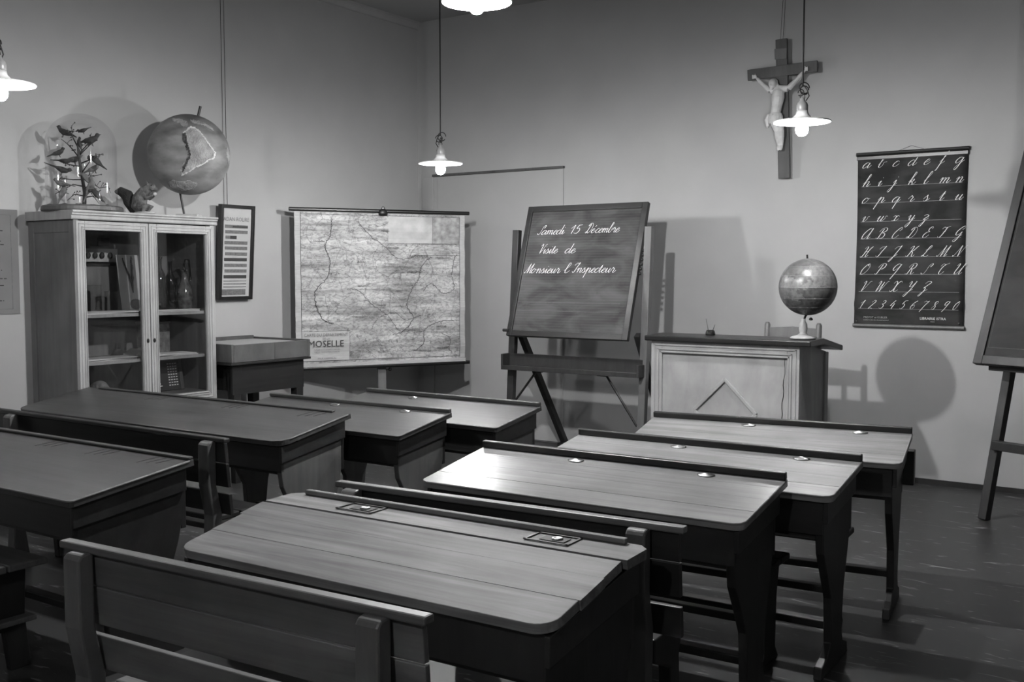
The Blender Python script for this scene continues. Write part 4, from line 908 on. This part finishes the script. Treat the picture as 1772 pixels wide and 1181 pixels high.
for s, x, z, sz in (('SARREBRUCK', .31, 1.575, .026), ('METZ', -.42, 1.43, .03), ('ZWEIBR\u00dcCKEN', .52, 1.565, .02), ('NEUNKIRCHEN', .08, 1.645, .016), ('SAVERNE', .50, .995, .022), ('MOLSHEIM', .51, .815, .020), ('SARREGUEMINES', .27, 1.45, .018), ('Boulay', -.18, 1.53, .024), ('Morhange', -.02, 1.18, .02),
                    ('ThionvIlle', -.53, 1.69, .024), ('Pont-\u00e0-Mousson', -.50, 1.18, .02), ('Nomeny', -.40, 1.20, .02), ('Ch\u00e2teau-Salins', -.2, 1.09, .022), ('Sarrebourg', .22, .975, .02), ('Dieuze', .0, 1.09, .018), ('Faulquemont', -.17, 1.34, .018), ('MERZIG', .02, 1.78, .020), ('Bitche', .62, 1.35, .02), ('Blamont', -.02, .80, .02)):
    mprint(s, sz, x, z)
for s, x, z in (('L', -.22, .93), ('L', -.15, .90), ('E', -.30, .98), ('S', .50, 1.02), ('B', .54, .88), ('R', .2, 1.66), ('M', -.38, 1.06), ('A', -.52, 1.32)): mprint(s, .034, x, z, 'midink')
b = B()        # rivers: wandering thin lines
def river(pts, wd):
    P = smooth_pts(pts, 14); P = [(x + random.uniform(-.006, .006), z + random.uniform(-.006, .006)) for x, z in P]; vs = []
    for i in range(len(P)):
        a, c = P[max(i - 1, 0)], P[min(i + 1, len(P) - 1)]; dx, dz_ = c[0] - a[0], c[1] - a[1]; l = math.hypot(dx, dz_) or 1
        for s in (-1, 1):
            x, z = P[i][0] - s * dz_ / l * wd, P[i][1] + s * dx / l * wd; vs.append((x, mapy(x, z) - .003, z))
    b.add(vs, [(2 * i, 2 * i + 2, 2 * i + 3, 2 * i + 1) for i in range(len(P) - 1)])
river([(-.42, 1.88), (-.43, 1.75), (-.48, 1.66), (-.44, 1.55), (-.46, 1.42), (-.56, 1.30), (-.55, 1.18), (-.50, 1.08), (-.42, 1.04)], .0028)
river([(.42, 1.58), (.33, 1.50), (.31, 1.40), (.24, 1.30), (.20, 1.18), (.26, 1.08), (.18, .98), (.08, .94)], .0024)
river([(.64, 1.60), (.60, 1.45), (.62, 1.32), (.52, 1.28), (.42, 1.36), (.35, 1.30)], .002)
river([(-.2, 1.85), (-.1, 1.74), (.02, 1.66), (.1, 1.58), (.2, 1.56), (.3, 1.60)], .0018)
river([(-.3, 1.32), (-.2, 1.30), (-.08, 1.18), (.04, 1.10), (.12, .98)], .0018); river([(.62, 1.05), (.48, 1.04), (.36, .98), (.34, .86), (.26, .80)], .0024); river([(.5, .95), (.58, .90), (.57, .82), (.60, .78)], .002)
river([(-.1, 1.0), (-.04, 1.08), (.1, 1.12), (.2, 1.06), (.33, 1.10)], .0016)
b.obj('river_line', 'ink', t)
B().lathe([(.004, 1.905), (.035, 1.91), (.04, 1.93), (.03, 1.955), (.012, 1.965)], 16, sy=.5, c=(0, -.02, 0)).obj('hanger_clip', 'dark', t, smooth=True)
B().ell((0, -.02, 1.968), (.016, .01, .014), nu=10, nv=6).obj('hanger_knob', 'metal', t, smooth=True)
t = thing('map_stand', 'wooden post stand carrying the map before the corner', 'stand', (mid.x - .038, mid.y + .022, 0), 60)
B().box(-.035, .035, -.005, .03, .05, 1.91).obj('post', 'cabside', t, bevel=.003)
B().box(-.03, .03, -.25, .25, 0, .05).obj('foot', 'cabside', t, bevel=.004); B().box(-.25, -.03, -.03, .03, 0, .05).obj('foot', 'cabside', t, bevel=.004); B().box(.03, .25, -.03, .03, 0, .05).obj('foot', 'cabside', t, bevel=.004)
b = B(); b.tube([(.03, 0, .655), (.06, 0, .655)], .006, 8); b.tube([(.06, 0, .655), (.078, 0, .655)], .014, 10); b.obj('clamp_screw', 'dark', t, smooth=True)

# ------------------------------------------------------------------ easel with chalked blackboard
t = thing('blackboard_easel', 'wooden easel holding a chalked blackboard beside the teacher\'s desk', 'easel', (-3.99, 6.6, 0), 0)
PX = .575
for s in (-1, 1):
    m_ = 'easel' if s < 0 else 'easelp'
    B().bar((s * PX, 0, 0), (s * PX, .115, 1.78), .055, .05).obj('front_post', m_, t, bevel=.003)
    B().bar((s * (PX - .06), .06, 1.0), (s * (PX - .06) - .03 * s, .70, .02), .045, .05).obj('rear_leg', 'easel', t, bevel=.003)
    B().bar((s * (PX - .06) - .03 * s, .62, .02), (s * (PX - .06) - .03 * s, .77, .02), .06, .04).obj('foot', 'easel', t)
bb = bpy.data.objects.new('blackboard', None); COL.objects.link(bb); bb.parent = t; bb.empty_display_size = .1
BW, BH = 1.045, 1.045
bb.location = (-.002, -.10, .965); bb.rotation_euler = (R(-17.5), 0, 0)
h = BW / 2; fw_ = .045
B().box(-h + fw_ * .6, h - fw_ * .6, -.004, .012, fw_ * .6, BH - fw_ * .6).obj('slate_panel', 'board', bb)
for s in (-1, 1): B().box(min(s * h, s * (h - fw_)), max(s * h, s * (h - fw_)), -.016, .022, 0, BH).obj('frame_side', 'bframe', bb, bevel=.003)
for z in (0, BH - fw_): B().box(-h + fw_, h - fw_, -.016, .022, z, z + fw_).obj('frame_rail', 'bframe', bb, bevel=.003)
b = B(); iw, ih = BW - 2 * fw_, BH - 2 * fw_
def bp(x, z): return (x, -.0052, z)
def chalk(text, u0, u1, v):
    x0 = -h + fw_ + u0 * iw; z0 = BH - fw_ - v * ih; unit = .034
    end = cursive(B(), text, x0, z0, unit, bp); nar = ((u1 - u0) * iw) / (end - x0)
    cursive(b, text, x0, z0, unit, bp, slant=.42, thin=.06, thick=.12, narrow=nar)
chalk('Samedi', .075, .325, .195); chalk('15', .375, .475, .193); chalk('D\u00e9cembre', .525, .82, .19)
chalk('Visite', .115, .29, .355); chalk('de', .365, .455, .355)
chalk('Monsieur', .015, .345, .52); chalk("l", .385, .425, .518); chalk('Inspecteur', .46, .84, .515)
b.obj('chalk_writing', 'chalk', bb)
b = B()
for v in (.765, .835): b.box(-h + fw_, h - fw_ - .06, -.0048, -.0042, BH - fw_ - v * ih, BH - fw_ - v * ih + .003)
b.obj('chalk_line', 'chalkline', bb)
B().tube([(-h - .03, -.02, .04), (-h + .02, -.02, .04)], .012, 8).obj('peg', 'easel', bb)
b = B()
for k in range(6): b.ell((h + .014, .0, .50 + .035 * k), (.010, .012, .012), nu=8, nv=5)
b.obj('hanging_chain', 'dark', bb)
# chalk trough
B().box(-PX - .01, PX + .0, -.055, .02, .70, .715).obj('trough_floor', 'easel', t, bevel=.002); B().box(-PX - .01, PX + .0, -.070, -.055, .70, .735).obj('trough_lip', 'easel', t, bevel=.002)
B().box(-PX - .01, PX, .022, .040, .70, .822).obj('trough_back', 'easel', t, bevel=.002); B().box(-PX - .028, -PX - .01, -.070, .04, .70, .822).obj('trough_end', 'easel', t, bevel=.002); B().box(PX, PX + .016, -.070, .02, .70, .79).obj('trough_end', 'easel', t, bevel=.002)
B().tube([(PX - .04, .02, .34), (PX - .29, .02, .69), (PX - .37, .02, .695)], .009, 6).obj('brace', 'dark', t); B().tube([(-PX + .02, .02, .42), (-PX + .24, .02, .69), (-PX + .30, .02, .695)], .009, 6).obj('brace', 'dark', t)

# ------------------------------------------------------------------ teacher's desk, globe, chair
t = thing('teacher_desk', 'pale panelled teacher\'s desk with diamond moulding and black top', 'desk', (-2.535, 6.0, 0), 0)
HX = .487
B().box(-HX, HX, .0, .02, .06, 1.012).obj('front_panel', 'tdesk', t)
for s in (-1, 1): B().box(min(s * HX, s * (HX - .075)), max(s * HX, s * (HX - .075)), -.018, .0, .06, 1.012).obj('stile', 'tdesk', t, bevel=.003)
for z in (.06, .937): B().box(-HX + .075, HX - .075, -.018, .0, z, z + .075).obj('rail', 'tdesk', t, bevel=.003)
b = B()
for o_, hgt in ((.018, .006), (.045, .008), (.062, .004)):
    a0, a1, c0, c1 = -HX + o_, HX - o_, .06 + o_, 1.012 - o_
    for q in ((a0, a0 + .010, c0, c1), (a1 - .010, a1, c0, c1), (a0, a1, c0, c0 + .010), (a0, a1, c1 - .010, c1)): b.box(q[0], q[1], -.018 - hgt, -.017, q[2], q[3])
b.obj('frame_moulding', 'tdesk', t, bevel=.002)
dm = [(0, .79), (.205, .585), (0, .38), (-.205, .585)]
for i in range(4):
    a, c = dm[i], dm[(i + 1) % 4]
    B().bar((a[0] + .015, -.006, a[1]), (c[0] + .015, -.006, c[1]), .016, .024, (0, 1, 0)).obj('diamond_moulding', 'tdesk', t, bevel=.004)
b = B(); P = [(.395 - .004 * math.sin(k * 1.7) - .0016 * k, .95 - .035 * k) for k in range(18)]
for i in range(17): b.bar((P[i][0], -.001, P[i][1]), (P[i + 1][0], -.001, P[i + 1][1]), .004 if i > 3 else .002, .003, (1, 0, 0))
b.obj('crack', 'black', t)
SD = .50
side = [(.02, .0), (.02, 1.012), (.18, 1.010), (SD, .95), (SD, .0)]
for s in (-1, 1): B().prism(side, lambda u, v, q: (q, u, v), min(s * HX, s * (HX - .022)), max(s * HX, s * (HX - .022))).obj('side_panel', 'tside', t, bevel=.003)
B().box(HX - .002, HX + .010, SD - .06, SD, .0, .95).obj('rear_stile', 'tside', t, bevel=.003); B().box(-HX - .010, -HX + .002, SD - .06, SD, .0, .95).obj('rear_stile', 'tside', t, bevel=.003)
B().box(-HX - .01, HX + .01, -.024, .025, .0, .06).obj('plinth', 'tside', t, bevel=.003)
topp = [(-.05, 1.014), (-.05, 1.048), (.20, 1.054), (SD + .08, .990), (SD + .08, .958), (.20, 1.016)]
B().prism(topp, lambda u, v, q: (q, u, v), -HX - .035, HX + .075).obj('top', 'black', t, bevel=.006)

def DT(y): return 1.048 + (y + .05) / .25 * .006 if y < .2 else 1.054 - (y - .2) / .38 * .064
SG = .170; gx, gy, gz = -2.046, 6.10, 1.364; zb = DT(.10)
t = thing('school_globe', 'small school globe on a turned foot on the teacher\'s desk', 'globe', (gx, gy, zb))
B().ell((0, 0, gz - zb), SG, nu=48, nv=30).obj('sphere', 'sglobe', t, smooth=True)
B().lathe([(.075, 0), (.078, .008), (.06, .016), (.03, .024), (.020, .034), (.026, .06), (.022, .09), (.012, .108), (.012, .118), (.004, .12)], 24, c=(-.022, -.004, .002)).obj('turned_foot', 'corpus', t, smooth=True)
B().tube([(-.022, -.004, .11), (-.012, 0, .135), (-.006, 0, gz - zb - SG + .004)], .007, 8).obj('stem', 'dark', t); B().lathe([(.004, 0), (.012, .004), (.010, .014), (.004, .018)], 12, c=(.022, 0, .112)).obj('thumb_screw', 'dark', t)
B().tube([(-.006, 0, gz - zb + SG - .004), (-.008, 0, gz - zb + SG + .022)], .006, 8).obj('pole_pin', 'dark', t)
b = B()
for lat in (-45, -23, 23, 45):
    r = SG * 1.0015 * math.cos(R(lat)); z = gz - zb + SG * 1.0015 * math.sin(R(lat)); b.tube([(r * math.cos(q), r * math.sin(q), z) for q in [k / 40 * 2 * math.pi for k in range(41)]], .0006, 4)
b.tube([(SG * 1.002 * math.cos(q), SG * 1.002 * math.sin(q), gz - zb) for q in [k / 48 * 2 * math.pi for k in range(49)]], .0016, 4); b.obj('graticule', 'printdim', t)
t = thing('pen_holder', 'small inkstand with two pens on the teacher\'s desk', 'inkstand', (-2.68, 6.13, DT(.13) - .001))
B().lathe([(.03, 0), (.032, .01), (.026, .03), (.02, .034), (.004, .034)], 18).obj('inkpot', 'bottle', t, smooth=True)
B().tube([(-.012, 0, .02), (-.03, 0, .105)], [.004, .002], 6).obj('pen', 'chair', t); B().tube([(.012, 0, .02), (.03, 0, .068)], [.004, .002], 6).obj('pen', 'chair', t)

t = thing('teacher_chair', 'wooden slat-back chair between the teacher\'s desk and the wall', 'chair', (-2.35, 6.50, 0), 0)
CWX = .175; BY = .20; t.scale = (1, 1, 1.03)
for s in (-1, 1):
    B().tube([(s * CWX, BY, 0), (s * CWX, BY - .01, .45), (s * CWX, BY + .012, .9), (s * CWX, BY + .02, 1.07), (s * CWX, BY + .02, 1.085)], [.016, .02, .02, .019, .012], 10).obj('back_post', 'chair', t, smooth=True)
    B().tube([(s * (CWX + .01), -.17, 0), (s * (CWX + .01), -.17, .44)], [.014, .02], 10).obj('leg', 'chair', t, smooth=True)
    B().tube([(s * (CWX + .005), -.17, .2), (s * CWX, BY, .2)], .010, 8).obj('stretcher', 'chair', t, smooth=True)
    B().box(s * .06 - .016, s * .06 + .016, BY - .006, BY + .008, .76, .975).obj('slat', 'chair', t, bevel=.002)
B().prism([(-CWX + .01, .965), (CWX - .01, .965), (CWX - .01, 1.05), (0, 1.06), (-CWX + .01, 1.05)], lambda u, v, q: (u, q + BY + .012 + (v - .9) * .05, v), -.008, .008).obj('top_rail', 'chair', t, bevel=.003)
B().box(-CWX + .01, CWX - .01, BY - .008, BY + .01, .70, .76).obj('mid_rail', 'chair', t, bevel=.003)
B().box(-.20, .20, -.20, BY - .02, .44, .465).obj('seat', 'chair', t, bevel=.008)
B().tube([(-CWX, -.17, .26), (CWX, -.17, .26)], .010, 8).obj('stretcher', 'chair', t, smooth=True)

# ------------------------------------------------------------------ crucifix
t = thing('crucifix', 'dark wooden crucifix with ivory figure high on the back wall', 'crucifix', (-2.672, YW - .085, 2.898), 0); t.rotation_euler = (R(3), R(-1.2), 0)
B().box(-.042, .042, -.014, .014, -.765, .225).obj('upright_beam', 'cross', t, bevel=.003)
B().box(-.258, .258, -.012, .012, -.038, .040).obj('cross_beam', 'cross', t, bevel=.003).location = (0, -.004, 0)
b = B(); b.prism([(-.047, .085), (.040, .080), (.044, .155), (-.048, .160)], lambda u, v, q: (u, q, v), -.022, -.014); b.obj('title_plaque', 'chair', t, bevel=.002)
FY = -.045
b = B()
b.tube([(-.012, FY, -.115), (-.014, FY - .006, -.15), (-.016, FY - .012, -.19), (-.024, FY - .010, -.24), (-.035, FY - .012, -.29), (-.036, FY - .012, -.325)], [.018, .042, .046, .038, .036, .040], 14)
b.tube([(-.075, FY, -.135), (-.01, FY, -.128), (.055, FY, -.135)], [.024, .026, .024], 12)
b.tube([(-.012, FY, -.12), (-.035, FY - .014, -.095)], [.018, .015], 10)
b.ell((-.048, FY - .024, -.092), (.029, .032, .038), nu=14, nv=10)
b.tube([(-.052, FY - .054, -.096), (-.051, FY - .057, -.106)], [.005, .006], 6)        # nose
b.ell((-.050, FY - .042, -.122), (.013, .012, .014), nu=8, nv=6)                        # beard and chin
for s, sh, el, ha in ((-1, (-.078, FY, -.135), (-.130, FY + .01, -.085), (-.195, FY + .022, -.018)), (1, (.058, FY, -.135), (.110, FY + .01, -.085), (.180, FY + .022, -.012))):
    b.tube([sh, (Vector(sh) + Vector(el)) / 2 + Vector((0, -.002, .0)), el, (Vector(el) + Vector(ha)) / 2, Vector(ha) + Vector((-s * .012, 0, -.012))], [.022, .020, .015, .015, .009], 10)
    hv = Vector(ha); b.ell(hv, (.013, .006, .015), nu=8, nv=6)
    for k in range(4): b.tube([hv + Vector((s * (.004 + .002 * k), -.002, .006 - .006 * k)), hv + Vector((s * (.018 - .001 * abs(k - 1)), -.008, .014 - .009 * k)), hv + Vector((s * .018, -.018, .010 - .008 * k))], [.0042, .004, .0032], 6)
    b.tube([hv + Vector((0, -.004, .008)), hv + Vector((-s * .004, -.012, .022))], [.0042, .0032], 6)
for s, hx in ((-1, -.054), (1, -.018)):
    kx = -.004 + s * .014; fx = -.008 + s * .010
    b.tube([(hx, FY - .012, -.325), ((hx + kx) / 2, FY - .026, -.38), (kx, FY - .034, -.43), ((kx + fx) / 2 - .003, FY - .018, -.47), (fx, FY - .006, -.525), (fx, FY - .018, -.548), (fx, FY - .03, -.566)], [.034, .030, .022, .023, .012, .012, .007], 10)
b.obj('figure', 'figure', t, remesh=.0035)
b = B(); b.tube([(-.036, FY - .012, -.30), (-.036, FY - .014, -.325), (-.036, FY - .016, -.375)], [.044, .050, .052], 16)
for k in range(5): b.tube([(-.085, FY - .02, -.305 - .004 * k), (-.040, FY - .062, -.318 - .010 * k), (.012, FY - .025, -.31 - .012 * k)], .006, 6)
b.tube([(-.085, FY - .015, -.305), (-.10, FY - .02, -.34), (-.094, FY - .015, -.385), (-.10, FY - .012, -.40)], [.014, .018, .014, .005], 8); b.obj('loincloth', 'figure', t, remesh=.0035)
b = B(); b.ell((-.046, FY - .004, -.080), (.030, .024, .031), nu=12, nv=8); b.tube([(-.024, FY - .008, -.09), (-.018, FY - .010, -.130)], [.012, .006], 8); b.tube([(-.072, FY - .008, -.09), (-.074, FY - .010, -.130)], [.010, .005], 8); b.obj('hair', 'figure_hair', t, remesh=.004)
for k, x in enumerate((-2.690, -2.672)): tag(B().tube([(x, YW - .085, 3.115), (x, YW - .006, ZC)], .0016, 5).obj('hanging_wire', 'dark'), ('hanging wire above the crucifix, nearer the lamp side', 'hanging wire above the crucifix, beside its twin')[k], 'wire', 'crucifix wires')

# ------------------------------------------------------------------ alphabet chart
t = thing('alphabet_chart', 'black canvas chart of cursive letters and numerals on the back wall', 'chart', (-1.782, YW, 1.07), 0)
CW, CH = .360, 1.212
def cy(x, z): return -.016 - .006 * math.sin((z + .2) * 5.0) - (.012 * math.exp(-((z - .16) / .03) ** 2)) * (1 if True else 0) + .004 * math.sin(x * 7 + z * 3)
b = B(); nx, nz = 14, 60; vs = []; fs = []
def edge(z): return CW - .010 * math.sin(math.pi * min(1, max(0, z / CH))) * .5
for th in (0, 1):
    for j in range(nz + 1):
        z = .012 + (CH - .024) * j / nz
        for i in range(nx + 1):
            x = edge(z) * (-1 + 2 * i / nx); vs.append((x, cy(x, z) + .002 * th, z))
N1 = (nx + 1) * (nz + 1)
for th in (0, 1): fs += [(th * N1 + j * (nx + 1) + i, th * N1 + j * (nx + 1) + i + 1, th * N1 + (j + 1) * (nx + 1) + i + 1, th * N1 + (j + 1) * (nx + 1) + i) for j in range(nz) for i in range(nx)]
rim = [i for i in range(nx + 1)] + [j * (nx + 1) + nx for j in range(1, nz + 1)] + [nz * (nx + 1) + i for i in range(nx - 1, -1, -1)] + [j * (nx + 1) for j in range(nz - 1, 0, -1)]
fs += [(rim[i], rim[(i + 1) % len(rim)], rim[(i + 1) % len(rim)] + N1, rim[i] + N1) for i in range(len(rim))]
b.add(vs, fs); b.obj('canvas', 'chart', t, smooth=True)
B().tube([(-CW - .008, -.018, .010), (CW + .008, -.018, .010)], .013, 10).obj('bottom_rod', 'chair', t, smooth=False); B().tube([(-CW - .008, -.018, CH - .010), (CW + .008, -.018, CH - .010)], .014, 10).obj('top_rod', 'black', t, smooth=False)
B().box(-CW - .003, CW + .003, -.030, -.008, CH - .05, CH - .025).obj('top_batten', 'black', t, bevel=.002)
B().tube([(-.09, -.016, CH), (-.01, -.008, CH + .03), (.0, -.006, CH + .032), (.09, -.016, CH)], .0012, 5).obj('hanging_string', 'dark', t)
rows = [('abcdefg', .086), ('hijklmn', .192), ('opqrstu', .287), ('vwxyz', .393), ('ABCDEFG', .492), ('HIJKLMN', .597), ('OPQRSTU', .696), ('VWXYZ', .795), ('1234567890', .893)]
fn = lambda x, z: (x, cy(x, z) - .0022, z)
for s, v in rows:
    z = CH * (1 - v); bl = B(); bg = B()
    n = 10 if len(s) == 10 else 7; un = .036 if s[0].islower() else (.033 if s[0].isupper() else .029)
    for i, c in enumerate(s):
        x = -CW + .03 + i * (2 * CW - .085) / (n - 1 + .25)
        cursive(bl, c, x, z, un, fn, slant=.62, thin=.045, thick=.14)
    if s != 'abcdefg':
        m = 20
        for i in range(m):
            xa, xb = -CW + .03 + i * (2 * CW - .06) / m, -CW + .03 + (i + 1) * (2 * CW - .06) / m
            bg.add([fn(xa, z - .002), fn(xb, z - .002), fn(xb, z), fn(xa, z)], [(0, 1, 2, 3)])
        bg.obj('guide_line', 'printdim', t)
    bl.obj('lettering', 'print', t)
print_mesh('PREVOT et KUBLER', .019, 'lettering', 'printdim', t, (-.21, -.034, .062)); print_mesh('INSPECTEURS DE L\'ENSEIGNEMENT', .011, 'lettering', 'printdim', t, (-.205, -.034, .045)); print_mesh('LIBRAIRIE ISTRA', .024, 'lettering', 'print', t, (.17, -.034, .060)); print_mesh('PARIS', .011, 'lettering', 'printdim', t, (.17, -.034, .043))
for x in (-.34, .335): B().ell((x, -.03, .04), .005, nu=8, nv=5).obj('eyelet', 'metal', t)

# ------------------------------------------------------------------ second easel, cut by the picture's right edge
e = thing('tall_easel', 'leaning blackboard easel cut off by the right edge', 'easel', (-1.186, 6.5, 0), -22.3)
lean = R(20)
bb = bpy.data.objects.new('blackboard', None); COL.objects.link(bb); bb.parent = e; bb.location = (0, 0, .916); bb.rotation_euler = (-lean, 0, 0); bb.empty_display_size = .1
BW, BH, fw_ = 1.15, 1.55, .055
B().box(.03, BW - .03, -.004, .014, .03, BH - .03).obj('slate_panel', 'board2', bb)
for x in (0, BW - fw_): B().box(x, x + fw_, -.018, .026, 0, BH).obj('frame_side', 'easel', bb, bevel=.004)
for z in (0, BH - fw_): B().box(fw_, BW - fw_, -.018, .026, z, z + fw_).obj('frame_rail', 'easel', bb, bevel=.004)
b = B(); b.box(fw_ + .01, BW - fw_ - .01, -.0048, -.0042, fw_ + .05, fw_ + .052); b.box(fw_ + .012, fw_ + .0135, -.0048, -.0042, fw_ + .05, BH - fw_ - .03); b.obj('chalk_line', 'chalkline', bb)
for x in (.10, BW - .10):
    B().bar((x - .03, -.10 if False else .06 - .916 * math.tan(lean) * .55 + .16, 0), (x, .06 + 1.5 * math.sin(lean) + .0, 2.35), .05, .055).obj('front_leg', 'easel', e, bevel=.004)
B().bar((.08, .09, .44), (BW - .08, .09, .44), .055, .045, (0, 0, 1)).obj('cross_rail', 'easel', e, bevel=.004)
B().bar((.06, .10, .895), (BW - .06, .10, .895), .03, .10, (0, 0, 1)).obj('rest_rail', 'easel', e, bevel=.004)
